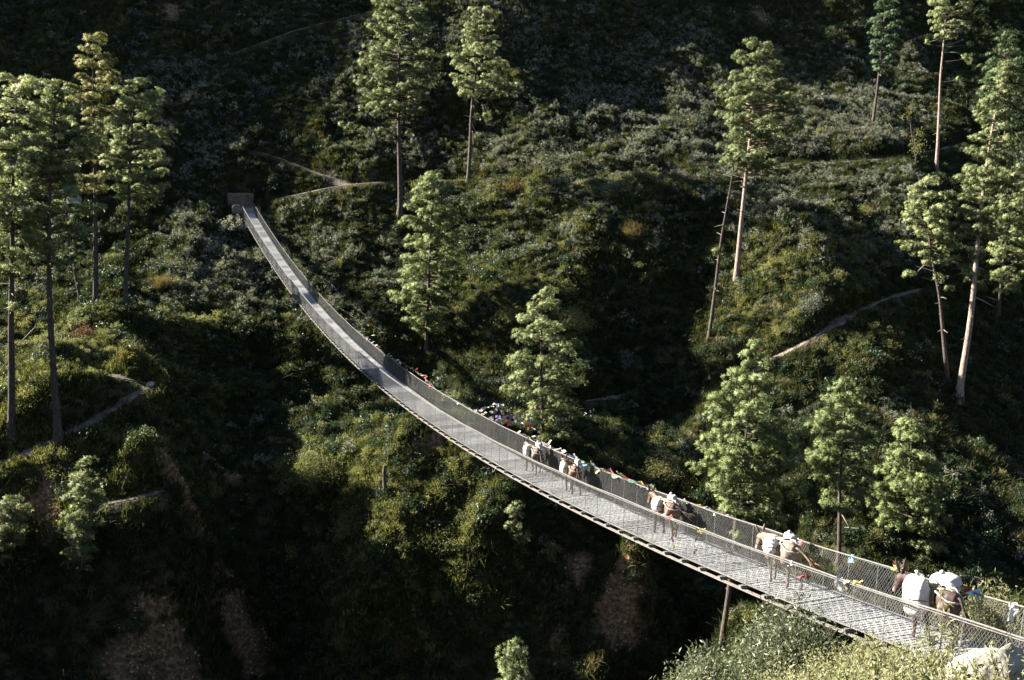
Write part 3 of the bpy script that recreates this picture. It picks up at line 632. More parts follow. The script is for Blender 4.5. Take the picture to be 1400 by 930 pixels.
pine([(583,480),(586,400),(591,242)], [(237,584,600),(262,566,616),(300,540,630),(345,530,634),(385,534,622),(415,538,612),(448,566,606)], 'dense bushy pine standing right of the bridge middle', 'needles_green', seed=8, group=G1, dens=1.15, puffs=[(603,445,.9),(545,408,.7)])
pine([(742,602),(741,500),(741,412)], [(408,734,752),(438,710,784),(478,692,798),(520,690,796),(560,694,790),(588,706,776)], 'small pine growing amid yellow scrub behind the prayer flags', seed=9, group=G1, gap=.15)
pine([(1005,388),(1014,300),(1022,215),(1036,100),(1040,56)], [(53,1030,1052),(75,1006,1068),(105,990,1080),(135,976,1090),(165,984,1104),(200,988,1092),(228,1004,1084)], 'tall pine with pale bare lower trunk and layered crown', bark='bark_pale', seed=10, group=G1, dens=1.1, puffs=[(1000,215,.7),(985,200,.6),(1070,232,.5)], bare=[[(1021,222),(1045,226),(1060,236),(1068,243)],[(1018,260),(1012,246)]])
pine([(968,468),(985,340),(997,260),(1006,205)], [(203,992,1012),(222,984,1008)], 'thin bare leaning pine trunk beside the pale trunked pine', seed=11, group=G1, gap=.3, base_r=.2, puffs=[(982,344,.5),(992,350,.4)])
pine([(1193,172),(1205,75),(1213,-16)], [(-24,1202,1228),(8,1196,1238),(45,1192,1230),(75,1192,1236),(98,1196,1222)], 'sparse dark pine by the upper right corner', 'needles_dark', seed=12, group=G1, gap=.35)
pine([(1280,236),(1285,110),(1292,40),(1296,-8)], [(-18,1278,1314),(8,1272,1328),(32,1272,1332),(50,1284,1322)], 'tall pine with bare forked limbs below its crown at upper right', bark='bark_pale', seed=13, group=G1, gap=.2, puffs=[(1322,80,.9),(1268,58,.45),(1310,108,.35),(1326,60,.5)], bare=[[(1290,62),(1302,60),(1313,55)],[(1289,72),(1305,72),(1318,76)],[(1289,58),(1280,55),(1268,58)],[(1290,50),(1285,42),(1288,36)]])
pine([(1374,200),(1374,120),(1373,52)], [(48,1364,1382),(75,1346,1396),(105,1340,1408),(140,1332,1408),(168,1348,1404)], 'dark green dense pine behind the sunlit pines at the right edge', 'needles_dark', seed=14, group=G1)
pine([(1310,547),(1325,450),(1342,280),(1362,150),(1375,98)], [(95,1366,1386),(128,1345,1394),(165,1336,1396),(200,1320,1394),(240,1314,1390),(282,1308,1384),(316,1312,1378)], 'bright tall pine with curved pale trunk near the right edge', bark='bark_pale', seed=15, group=G1, dens=1.1, puffs=[(1336,352,.7),(1330,378,.8),(1340,392,.5),(1310,320,.6)], bare=[[(1337,305),(1350,312),(1362,322)],[(1333,405),(1345,412),(1358,420)]])
pine([(1297,527),(1285,400),(1272,340),(1268,250)], [(243,1256,1284),(262,1240,1300),(298,1236,1312),(328,1226,1308),(352,1230,1296)], 'sunlit pine with curved trunk left of the tall bright pine', seed=16, group=G1, puffs=[(1285,380,.7),(1242,375,.6),(1298,395,.4)], bare=[[(1272,366),(1262,362),(1252,370)]])
pine([(1365,432),(1372,340),(1388,235)], [(228,1376,1406),(265,1372,1420),(300,1366,1424),(335,1360,1424),(365,1356,1420),(395,1372,1418)], 'bright pine cut by the right edge', seed=17, group=G1)
pine([(985,892),(1002,780),(1015,640),(1034,486)], [(483,1026,1044),(510,1002,1058),(550,972,1070),(590,966,1084),(630,948,1096),(668,984,1098),(700,992,1078)], 'large dense pine beyond the bridge, its pale trunk showing under the deck', 'needles_green', base_r=.2, seed=18, group='pines close behind the bridge', dens=1.1, tsize=.27, step=.72, puffs=[(950,640,.6),(1010,735,.7),(1065,720,.7)], bare=[[(1013,672),(1024,662),(1034,670)],[(1008,690),(1026,684),(1040,690)],[(1010,650),(1004,640)]])
pine([(1146,772),(1149,650),(1156,528)], [(525,1146,1168),(550,1132,1190),(585,1106,1200),(625,1108,1206),(662,1112,1198),(695,1124,1188)], 'middle pine of the three behind the near bridge span', 'needles_green', seed=19, group='pines close behind the bridge', dens=1.1, tsize=.27, step=.72, bare=[[(1148,700),(1156,712),(1160,722)]])
pine([(1238,802),(1240,700),(1246,580)], [(578,1236,1258),(602,1218,1270),(640,1206,1282),(680,1168,1290),(718,1176,1296),(752,1186,1290),(776,1212,1268)], 'rounded pine nearest to the last mule beyond the fence', 'needles_green', seed=20, Y=70, group='pines close behind the bridge', dens=1.15, tsize=.27, step=.72)
pine([(112,786),(112,640)], [(637,108,124),(662,98,134),(700,94,136),(738,90,130),(772,88,124)], 'narrow young pine with pale tufts below the left trail', 'needles_young', seed=21, group='young pines on the lower slope', tsize=.3, step=.6)
pine([(6,778),(15,688)], [(688,6,36),(712,-4,38),(740,-10,30),(764,-8,14)], 'young pine cut by the left edge on the lower slope', 'needles_young', seed=22, group='young pines on the lower slope', tsize=.3, step=.6)
pine([(699,1010),(701,884)], [(883,694,709),(905,686,716),(930,680,720),(962,674,726)], 'tip of a young pine rising at the bottom edge', 'needles_young', seed=23, group='young pines on the lower slope', Y=56, tsize=.28, step=.55)
pine([(706,700),(704,745),(708,770)][::-1], [(704,694,710),(722,690,716),(735,695,720)], 'stunted pine clinging to the cliff edge below the deck', 'needles_young', seed=24, group='young pines on the lower slope', gap=.4, tsize=.28, base_r=.06, bare=[[(704,716),(702,704),(696,704)]], puffs=[(707,796,.4)])

# ------------------------------------------------------------------ single shrubs and other growth
def shrub(px, py, Rm, Hm, label, mats, seed, name='shrub', cat='shrub', loc=None, stems=60, leaves=34, ln=.16, wd=.06, flowers=0, fl=.08, upl=.5, group=None, spread=.16):
    r = np.random.default_rng(seed); p = hit(px, py) if loc is None else np.array(loc)
    root = empty(name, (p[0], p[1], p[2])); parts = []; sv = []
    for k in range(stems):
        a = r.uniform(0, 6.283); q = math.sqrt(r.uniform(0, 1)); zz = (1 - .75 * q ** 2.2) * r.uniform(.55, 1.05)
        tip = np.array([q * Rm * math.cos(a), q * Rm * math.sin(a), Hm * zz]); mid = tip * [.5, .5, .55] + r.normal(size=3) * .06 * Rm
        P = np.array([[0, 0, -.2], mid * [.5, .5, .55], mid, tip]); v, qd = tube_np(P, np.array([.035, .025, .016, .006]) * max(.5, Rm * .6), 4); sv.append((v, qd, 0, .5))
        t = r.uniform(.35, 1, leaves)[:, None]; b = mid + (tip - mid) * (t * 1.5 - .5) + r.normal(size=(leaves, 3)) * Rm * spread
        D = rand_dirs(leaves, r, upl); v, qd = leaf_quads(b, D, ln * r.uniform(.6, 1.2, leaves), wd * r.uniform(.7, 1.2, leaves), r)
        tone = r.normal(0, .16); parts.append((v, qd, 0, np.repeat(np.clip(r.normal(.5, .18, leaves) + tone, 0, 1), 4)))
        if flowers:
            fp = tip + r.normal(size=(flowers, 3)) * Rm * .1; v, qd = leaf_quads(fp, rand_dirs(flowers, r, .8), fl * r.uniform(.6, 1.3, flowers), fl, r); parts.append((v, qd, 1, np.repeat(r.uniform(0, 1, flowers), 4)))
    V, Q, m_, t_ = join(parts); link('foliage', np_mesh('foliage', V, Q, mats, m_, t_), root)
    V, Q, m_, t_ = join(sv); tag(link('stem', np_mesh('stem', V, Q, [M['stem']], m_, t_), root), kind='stuff')
    return tag(root, label, cat, group)
shrub(437, 662, 2.6, 3.2, 'big rounded yellow green bush in the gully left of the bridge', [M['leaf_yellow']], 1, stems=90, leaves=40, ln=.2)
shrub(392, 650, 1.5, 1.9, 'small pale bush at the left foot of the big rounded bush', [M['leaf_yellow']], 2, stems=40)
shrub(1108, 428, 1.5, 2.5, 'pale grey green bush on the sunlit right ridge above the trail', [M['leaf_grey']], 3, ln=.2)
shrub(855, 505, .9, 2.4, 'upright bluish grey sapling in the dark hollow', [M['leaf_grey']], 4, stems=26, leaves=26, ln=.3, wd=.09)
shrub(907, 498, 1.1, 1.6, 'yellowish bush right of the bluish sapling', [M['leaf_yellow']], 5, stems=36)
shrub(1182, 298, 1.1, 1.8, 'lone light green bush on the slope below the upper right trail', [M['leaf_yellow']], 6, stems=40)
shrub(318, 318, 1.5, 1.8, 'white flowering bush left of the far bridge gate', [M['leaf'], M['flower']], 7, flowers=26, fl=.16)
shrub(338, 320, 1.0, 1.3, 'small white flowering bush against the far bridge gate', [M['leaf'], M['flower']], 8, flowers=26, fl=.15, stems=40)
shrub(118, 466, 1.5, 1.5, 'rusty brown dead bush on the left terrace', [M['rusty']], 9, stems=50)
shrub(118, 438, 1.6, 1.3, 'low grey green bush under the left pines', [M['needles']], 10, ln=.3, wd=.05)
shrub(288, 680, 1.0, 1.5, 'bright yellow green bush at the end of the lower left trail', [M['leaf_yellow']], 11, stems=40)
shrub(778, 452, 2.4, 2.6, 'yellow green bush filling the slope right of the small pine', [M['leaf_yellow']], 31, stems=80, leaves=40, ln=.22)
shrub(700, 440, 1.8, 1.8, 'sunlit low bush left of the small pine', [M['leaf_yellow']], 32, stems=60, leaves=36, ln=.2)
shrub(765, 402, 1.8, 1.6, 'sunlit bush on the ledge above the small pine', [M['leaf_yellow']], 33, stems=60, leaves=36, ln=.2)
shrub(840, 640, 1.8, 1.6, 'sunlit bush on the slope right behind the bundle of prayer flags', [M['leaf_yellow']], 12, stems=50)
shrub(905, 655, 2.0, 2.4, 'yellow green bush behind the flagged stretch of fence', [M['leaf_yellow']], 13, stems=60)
shrub(545, 905, 1.0, 1.7, 'straw coloured tuft of reeds on the dark cliff', [M['drygrass']], 14, stems=50, ln=.5, wd=.03, upl=2.0, cat='reed tuft', name='reed_tuft')
shrub(470, 885, 1.0, 1.4, 'pale dry bush hanging on the cliff left of the reed tuft', [M['leaf_yellow']], 15, stems=36)
shrub(700, 265, 1.5, 1.3, 'tawny grass clump where the trail meets the thin pine', [M['drygrass']], 16, stems=70, ln=.5, wd=.03, upl=2.0, cat='grass clump', name='grass_clump')
shrub(225, 395, 1.3, 1.3, 'pale sunlit grass clump on the slope right of the left pines', [M['drygrass']], 17, stems=60, ln=.5, wd=.03, upl=1.8, cat='grass clump', name='grass_clump')
shrub(860, 322, 1.6, 1.2, 'bleached grass clump on the sunlit ledge', [M['drygrass']], 18, stems=60, ln=.55, wd=.03, upl=1.6, cat='grass clump', name='grass_clump')
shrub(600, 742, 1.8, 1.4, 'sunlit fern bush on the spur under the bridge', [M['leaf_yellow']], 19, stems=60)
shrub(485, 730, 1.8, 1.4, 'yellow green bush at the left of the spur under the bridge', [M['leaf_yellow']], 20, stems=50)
# a slim leafy tree by the upper right trail
def sapling():
    p = hit(1254, 240); root = empty('sapling', p); Y = p[1]
    T = np.array([at(x, y, Y) for x, y in ((1254,243),(1252,215),(1246,180),(1244,160),(1248,140))]); MB().tube(T - p, [.11, .09, .07, .05, .02], 6).build('trunk', M['bark'], root, True)
    parts = []; r = np.random.default_rng(5)
    for x, y, s in ((1248,142,.5),(1243,152,.5),(1240,162,.35),(1258,180,.5),(1250,192,.8),(1258,200,.9),(1252,205,.7),(1232,160,.3)):
        c = at(x, y, Y) - p; n = int(90 * s); v, q = leaf_quads(c + r.normal(size=(n, 3)) * s * .6, rand_dirs(n, r, .2), .3, .14, r); parts.append((v, q, 0, np.repeat(r.uniform(0, 1, n), 4)))
        k = np.argmin(abs(T[:, 2] - p[2] - c[2] + .5)); v, q = tube_np(arc(T[k] - p, c, .2), [.03, .025, .02, .015, .01], 4); parts.append((v, q, 1, .5))
    V, Q, m_, t_ = join(parts); link('crown', np_mesh('crown', V, Q, [M['leaf_yellow'], M['wood']], m_, t_), root)
    tag(root, 'crooked slim sapling with few leaf clusters beside the upper right trail', 'tree')
sapling()
# dead stub on the spur, white stick at the bottom left
p = hit(526, 682); s_ = empty('dead_stump', p); MB().tube([(0, 0, -.3), (.03, 0, .8), (-.05, .02, 2.1), (-.03, 0, 2.7)], [.2, .17, .15, .11], 8).build('trunk', M['bark'], s_, True); MB().tube([(-.05, 0, 1.6), (-.35, 0, 2.1)], [.05, .02], 5).build('branch', M['bark'], s_, True)
tag(s_, 'dark broken tree stump standing on the spur under the bridge', 'stump')
p = hit(83, 945); b = MB().tube([(0, 0, -.4), (.12, 0, .5), (.3, 0, 1.35), (.28, 0, 1.7)], [.06, .055, .045, .02], 6); o = b.build('bare_stick', M['rock_pale'], None, True); o.location = p
tag(o, 'bare whitish stick poking up at the lower left edge', 'stick')
# pale boulder in the left pines
def boulder(loc, dims, label, m, seed, sub=3, name='boulder'):
    bm = bmesh.new(); bmesh.ops.create_icosphere(bm, subdivisions=sub, radius=1)
    r = np.random.default_rng(seed); pl = rand_dirs(9, r); hh = r.uniform(.6, .95, 9)
    for v in bm.verts:
        c = np.array(v.co)
        for n_, h_ in zip(pl, hh):
            d = c @ n_ - h_
            if d > 0: c = c - n_ * d * .85
        c = c * (1 + .07 * float(fbm(c[0] * 3 + seed, c[1] * 3 + c[2] * 2, 7, 5)) - .05 * max(0, 1 - abs(float(fbm(c[0] * 2 + seed, c[2] * 2 - c[1], 13, 2))) * 12)); v.co = c * np.array(dims)
    me_ = bpy.data.meshes.new(name); bm.to_mesh(me_); bm.free(); me_.materials.append(m); me_.polygons.foreach_set('use_smooth', [True] * len(me_.polygons)); o = link(name, me_); o.location = loc
    return tag(o, label, 'boulder') if label else o
p = at(101, 276, hit(140, 380)[1]); boulder((p[0], p[1], p[2] - .5), (1.0, .9, 1.5), 'whitish upright boulder glimpsed between the left pines', M['rock_pale'], 3)
p = hit(82, 492); boulder(p + [0, 0, .2], (.6, .5, .4), 'small dark boulder beside the upper left trail', M['stone'], 4, 2)
p = hit(206, 528); boulder(p + [0, 0, .1], (.45, .4, .3), 'small pale boulder where the two left trails meet', M['rock_pale'], 5, 2)
for px, py, s in ((400, 300, .5), (470, 299, .4)):
    pass
# ------------------------------------------------------------------ the suspension bridge
bridge = empty('suspension_bridge', deck(np.array([0.0]))[0])
tag(bridge, 'long sagging steel suspension footbridge with chain link sides across the gorge', 'bridge')
bo = np.array(bridge.location)
def frame_at(u, off=0.0, up=0.0):
    p = deck(np.array([u - .05, u, u + .05]), off, up); t = p[2] - p[0]; t /= np.linalg.norm(t)
    s = np.array([t[1], -t[0], 0]); s /= np.linalg.norm(s); n = np.cross(s, t)
    m = Matrix(((s[0], t[0], n[0], p[1][0]), (s[1], t[1], n[1], p[1][1]), (s[2], t[2], n[2], p[1][2]), (0, 0, 0, 1)))
    return m
def put(name, me_, m, parent, kind=None):
    o = link(name, me_, parent); o.matrix_parent_inverse = Matrix.Translation(-Vector(parent.location)); o.matrix_basis = m
    return o
def rigid(name, mb, mats, smooth=False):
    o = mb.build(name, mats, None, smooth); me_ = o.data; bpy.data.objects.remove(o); return me_
# walkway panel: long bars with staggered ties, so the gorge shows dark through its slots
def panel_mesh(seed):
    r = np.random.default_rng(seed); b = MB(); n = 7; pitch = 1 / n
    for k in range(n):
        y = -.5 + pitch * (k + .5) + r.normal(0, .006); dz = r.normal(0, .005); hw = .041
        V = [(-.7, y - hw, dz), (.7, y - hw, dz + r.normal(0, .004)), (.7, y + hw, dz), (-.7, y + hw, dz), (-.7, y - hw, dz - .03), (.7, y - hw, dz - .03), (.7, y + hw, dz - .03), (-.7, y + hw, dz - .03)]
        b.add(V, [(0, 1, 2, 3), (0, 4, 5, 1), (3, 2, 6, 7)])
        for j in range(8):
            x = -.66 + (j + .5 * (k % 2)) * .185 + r.normal(0, .012); w_ = .03
            if x > .68: continue
            b.add([(x - w_, y + hw - .004, dz - .004), (x + w_, y + hw - .004, dz - .004), (x + w_, y + pitch - hw + .012, dz - .004), (x - w_, y + pitch - hw + .012, dz - .004)], [(0, 1, 2, 3)])
    for x in (-.7, .7): b.box((x, 0, -.012), (.035, 1.0, .05), None, 1)
    return rigid('deck_panel', b, [M['galv'], M['steel']])
panels = [panel_mesh(k) for k in range(4)]
cb = MB().box((0, 0, -.075), (1.78, .07, .075)); cb.box((-.86, 0, -.045), (.12, .11, .05)); cb.box((.86, 0, -.045), (.12, .11, .05))
cb_me = rigid('crossbeam', cb, [M['steel']])
su = MB().tube([(0, 0, -.1), (0, 0, 1.02)], .008, 5); su_me = rigid('suspender', su, [M['steel']])
us = np.arange(U0 + .5, U1, 1.0)
for k, u in enumerate(us):
    m = frame_at(u); j = Matrix.Rotation(random.gauss(0, .006), 4, 'Y')
    put('deck_panel', panels[random.randrange(4)], m @ j, bridge)
    m2 = frame_at(u + .5); put('crossbeam', cb_me, m2 @ Matrix.Rotation(random.gauss(0, .012), 4, 'Z'), bridge)
    for sd_ in (-1, 1):
        p = deck(np.array([u + .5]), sd_ * .76)[0]
        put('suspender', su_me, Matrix.Translation(p) @ Matrix.Rotation(random.gauss(0, .012), 4, 'Y'), bridge)
uu = np.linspace(U0 - 6, U1 + 1.0, 160)
for off in (-.80, -.845, -.89, .80, .845, .89):
    link('main_cable', rigid('main_cable', MB().tube(deck(uu, off, -.125) - bo, .021, 6), [M['rustcable']], True), bridge)
for off in (-.76, .76):
    sagn = .012 * np.sin(uu * 1.3 + off)
    link('handrail_cable', rigid('handrail_cable', MB().tube(deck(uu, off, 1.02) - bo + np.stack([0 * sagn, 0 * sagn, sagn], 1), .02, 6), [M['cable']], True), bridge)
    link('handrail_cable', rigid('handrail_cable', MB().tube(deck(uu, off + .03 * np.sign(off), .985) - bo, .012, 5), [M['cable']], True), bridge)
    link('mid_cable', rigid('mid_cable', MB().tube(deck(uu, off, .0) - bo, .008, 5), [M['cable']], True), bridge)
def chain_link(off, seed):
    r = np.random.default_rng(seed); pitch = .078; st = np.arange(U0, U1 - .3, pitch); Vs, Qs = [], []; o = 0; rad = .0045
    for sg in (1, -1):
        a = st + r.normal(0, .006, len(st)); b_ = a + sg * .62
        n = 3; T = np.linspace(0, 1, n)
        U_ = a[:, None] + (b_ - a)[:, None] * T[None]; Z = np.broadcast_to(.02 + T * .99, U_.shape)
        bulge = off + .018 * np.sin(U_ * 2.1 + seed) + .004 * sg
        P = deck(U_, bulge) ; P[..., 2] += Z
        for c in range(3):
            ang = 2.094 * c; v = P + rad * (SV * math.cos(ang) + np.array([0, 0, .6]) * math.sin(ang) + DV * math.sin(ang) * (-sg) * .6)
            Vs.append(v)
    Va = np.stack([np.stack(Vs[0:3], 2), np.stack(Vs[3:6], 2)]).reshape(-1, 3)      # (2*n_wires, 3 levels, 3 ring)
    nw = len(Va) // 9; base = np.arange(nw)[:, None, None] * 9; lv = np.arange(2)[None, :, None] * 3; c = np.arange(3)[None, None]; c2 = (c + 1) % 3
    Q = np.stack([base + lv + c, base + lv + c2, base + lv + 3 + c2, base + lv + 3 + c], -1).reshape(-1, 4)
    return np_mesh('chain_link_mesh', Va - bo, Q, [M['wire']])
for off in (-.76, .76): tag(link('chain_link_mesh', chain_link(off, 3 if off < 0 else 8), bridge), kind='stuff')

# far gate: pillars, steps and the rough masonry wall behind them
def masonry(name, w_, d_, h_, label, m, seed, cat, cell=(.42, .2)):
    r = np.random.default_rng(seed); root = empty(name)
    root.matrix_world = m
    MB().box((0, 0, h_ / 2 - .3), (w_ - .06, d_ - .06, h_ + .6)).build('core', M['stone'], root)
    b = MB()
    for face, L_, D_ in ((0, w_, d_), (1, d_, w_)):
        for sg in (-1, 1):
            z = 0
            while z < h_ - .05:
                ch = cell[1] * r.uniform(.8, 1.25); ch = min(ch, h_ - z); x = -L_ / 2
                while x < L_ / 2 - .04:
                    cw = min(cell[0] * r.uniform(.6, 1.4), L_ / 2 - x); pr_ = r.uniform(.0, .05)
                    c = (x + cw / 2, sg * (D_ / 2 - .03 + pr_ / 2), z + ch / 2); dm = (cw - .025, .08 + pr_, ch - .025)
                    if face: c, dm = (c[1], c[0], c[2]), (dm[1], dm[0], dm[2])
                    b.box(c, dm); x += cw
                z += ch
    tag(b.build('stones', M['stone'], root), kind='stuff')
    t = MB()
    x = -w_ / 2
    while x < w_ / 2 - .1:
        cw = min(r.uniform(.4, .8), w_ / 2 - x); t.box((x + cw / 2, 0, h_ + .02 + r.uniform(0, .03)), (cw - .03, d_ + .05, .1)); x += cw
    tag(t.build('coping', M['stone'], root), kind='stuff')
    return tag(root, label, cat)
gm = frame_at(LEN - .5); gz = gm.translation.copy(); flat = Matrix(((SV[0], DV[0], 0, 0), (SV[1], DV[1], 0, 0), (0, 0, 1, 0), (0, 0, 0, 1)))
def gate_m(x, y, z): return Matrix.Translation(gz + Vector(SV) * x + Vector(DV) * y + Vector((0, 0, z))) @ flat
masonry('gate_pillar', .85, .9, 2.1, 'square stone pillar left of the steps at the far bridge end', gate_m(-1.45, .9, -1.0), 1, 'pillar')
masonry('gate_pillar', .55, .9, 1.9, 'narrow stone pillar right of the steps at the far bridge end', gate_m(1.15, .9, -1.0), 2, 'pillar')
masonry('stone_wall', 3.2, 1.0, 2.35, 'brownish dry stone wall block above the far bridge steps', gate_m(-.55, 4.4, .0), 3, 'wall')
steps = empty('stone_steps'); steps.matrix_world = gate_m(0, 0, 0); tag(steps, 'short flight of stone steps climbing from the far end of the deck', 'steps')
st_me = rigid('step', MB().box((0, 0, -.35), (1.6, .44, .9)).box((0, -.01, .115), (1.64, .47, .05)), [M['concrete']])
for k in range(4):
    o = link('step', st_me, steps); o.location = (0, .75 + .42 * k, .1 + .2 * k - .1)
land = MB().box((0, 0, 0), (2.6, 1.7, .4)).build('landing', M['path'], steps); land.location = (.1, 3.1, .68)
pole = MB().tube([(0, 0, -1), (0.02, 0, 1.1)], .06, 6).build('white_post', M['rock_pale']); pole.matrix_world = gate_m(-1.98, .3, 0); tag(pole, 'whitish post at the outer corner of the left gate pillar', 'post')

# near end: pale anchor rock
boulder((8.3, 15.5, -9.3), (.85, .65, 1.1), 'big pale rock at the near bridge end in the bottom right corner', M['rock_pale'], 12, 5, 'anchor_rock')

# ------------------------------------------------------------------ mules with their loads
def hide_mat(name, a, b, legc, zleg=.5):
    m, N, L, P = mat(name); tc = N.new('ShaderNodeTexCoord'); nz = N.new('ShaderNodeTexNoise'); nz.inputs['Scale'].default_value = 7; nz.inputs['Detail'].default_value = 6
    L.new(tc.outputs['Object'], nz.inputs[0]); r = ramp(N, [(.35, a), (.65, b)]); L.new(nz.outputs[0], r.inputs[0])
    sx = N.new('ShaderNodeSeparateXYZ'); L.new(tc.outputs['Object'], sx.inputs[0]); mr = N.new('ShaderNodeMapRange'); mr.inputs[1].default_value = zleg + .12; mr.inputs[2].default_value = zleg - .12
    L.new(sx.outputs[2], mr.inputs[0]); mx = N.new('ShaderNodeMix'); mx.data_type = 'RGBA'; mx.inputs[7].default_value = (*legc, 1); L.new(mr.outputs[0], mx.inputs[0]); L.new(r.outputs[0], mx.inputs[6])
    fx = N.new('ShaderNodeMapRange'); fx.inputs[1].default_value = .88; fx.inputs[2].default_value = 1.0; L.new(sx.outputs[0], fx.inputs[0])
    mz = N.new('ShaderNodeMix'); mz.data_type = 'RGBA'; mz.inputs[7].default_value = (.26, .22, .18, 1); L.new(fx.outputs[0], mz.inputs[0]); L.new(mx.outputs[2], mz.inputs[6])
    L.new(mz.outputs[2], P.inputs['Base Color']); P.inputs['Roughness'].default_value = .6; P.inputs['Specular IOR Level'].default_value = .3
    try: P.inputs['Sheen Weight'].default_value = .15
    except Exception: pass
    return m
def cloth(name, col, rough=.85, var=.25):
    return noisy(name, [(.3, tuple(c * (1 - var) for c in col)), (.7, tuple(min(1, c * (1 + var * .4)) for c in col))], 7, rough, .7)
M['sack'] = cloth('woven_white_sack', (.47, .445, .4), .75, .18)
M['strap_w'] = cloth('white_webbing', (.4, .37, .32)); M['strap_b'] = cloth('dark_webbing', (.06, .05, .045)); M['strap_o'] = cloth('ochre_webbing', (.42, .25, .1))
M['blanket_brown'] = cloth('brown_saddle_blanket', (.16, .11, .07)); M['blanket_tan'] = cloth('tan_saddle_blanket', (.36, .27, .17)); M['green'] = cloth('green_tarp', (.03, .2, .07))
M['pink'] = cloth('pink_print', (.7, .12, .25)); M['hair_dark'] = noisy('dark_hair', [(.3, (.02, .014, .01)), (.7, (.06, .04, .028))], 14, .7, stretch=(1, 1, 4)); M['hair_tan'] = noisy('tan_hair', [(.3, (.1, .06, .035)), (.7, (.22, .14, .08))], 14, .7)
M['red'] = cloth('red_cloth', (.42, .07, .06)); M['orange'] = cloth('orange_cloth', (.6, .22, .05)); M['blue'] = cloth('blue_cloth', (.16, .24, .42)); M['yellow'] = cloth('yellow_cloth', (.55, .47, .14)); M['gflag'] = cloth('green_cloth', (.2, .34, .2)); M['white'] = cloth('white_cloth', (.5, .49, .47), .85, .15); M['rag'] = cloth('faded_cloth', (.3, .26, .22)); M['ltblue'] = cloth('light_blue_cloth', (.35, .6, .75)); M['purple'] = cloth('purple_cloth', (.2, .1, .35))
TORSO = [(-.70, .99, .035, .05), (-.66, .98, .13, .16), (-.54, .955, .205, .25), (-.36, .935, .225, .262), (-.12, .905, .238, .268), (.12, .895, .24, .275), (.32, .915, .215, .28), (.46, .945, .165, .245), (.56, .97, .10, .17), (.60, .98, .03, .06)]
def torso_at(x):
    T = np.array(TORSO); return [np.interp(x, T[:, 0], T[:, k]) for k in (1, 2, 3)]
def loft(mb, rings, n=12):
    """rings: (centre, half width vector, half height vector)"""
    a = np.linspace(0, 2 * np.pi, n, endpoint=False); V = []
    for c, e1, e2 in rings: V += [np.array(c) + np.array(e1) * math.cos(t) + np.array(e2) * math.sin(t) for t in a]
    L_ = len(rings); Fs = [(i * n + j, i * n + (j + 1) % n, (i + 1) * n + (j + 1) % n, (i + 1) * n + j) for i in range(L_ - 1) for j in range(n)]
    Fs += [tuple(range(n))[::-1], tuple((L_ - 1) * n + j for j in range(n))]; mb.add(V, Fs)
def limb(mb, pts_, rad, n=10, squash=1.0):
    P = np.array(pts_); T = np.gradient(P, axis=0); rings = []
    for p, t, r_ in zip(P, T, rad):
        t = t / np.linalg.norm(t); e1 = np.cross(t, [0, 1, 0]); e1 /= np.linalg.norm(e1) + 1e-9; rings.append((p, np.array([0, 1, 0]) * r_ * squash, e1 * r_))
    loft(mb, rings, n)
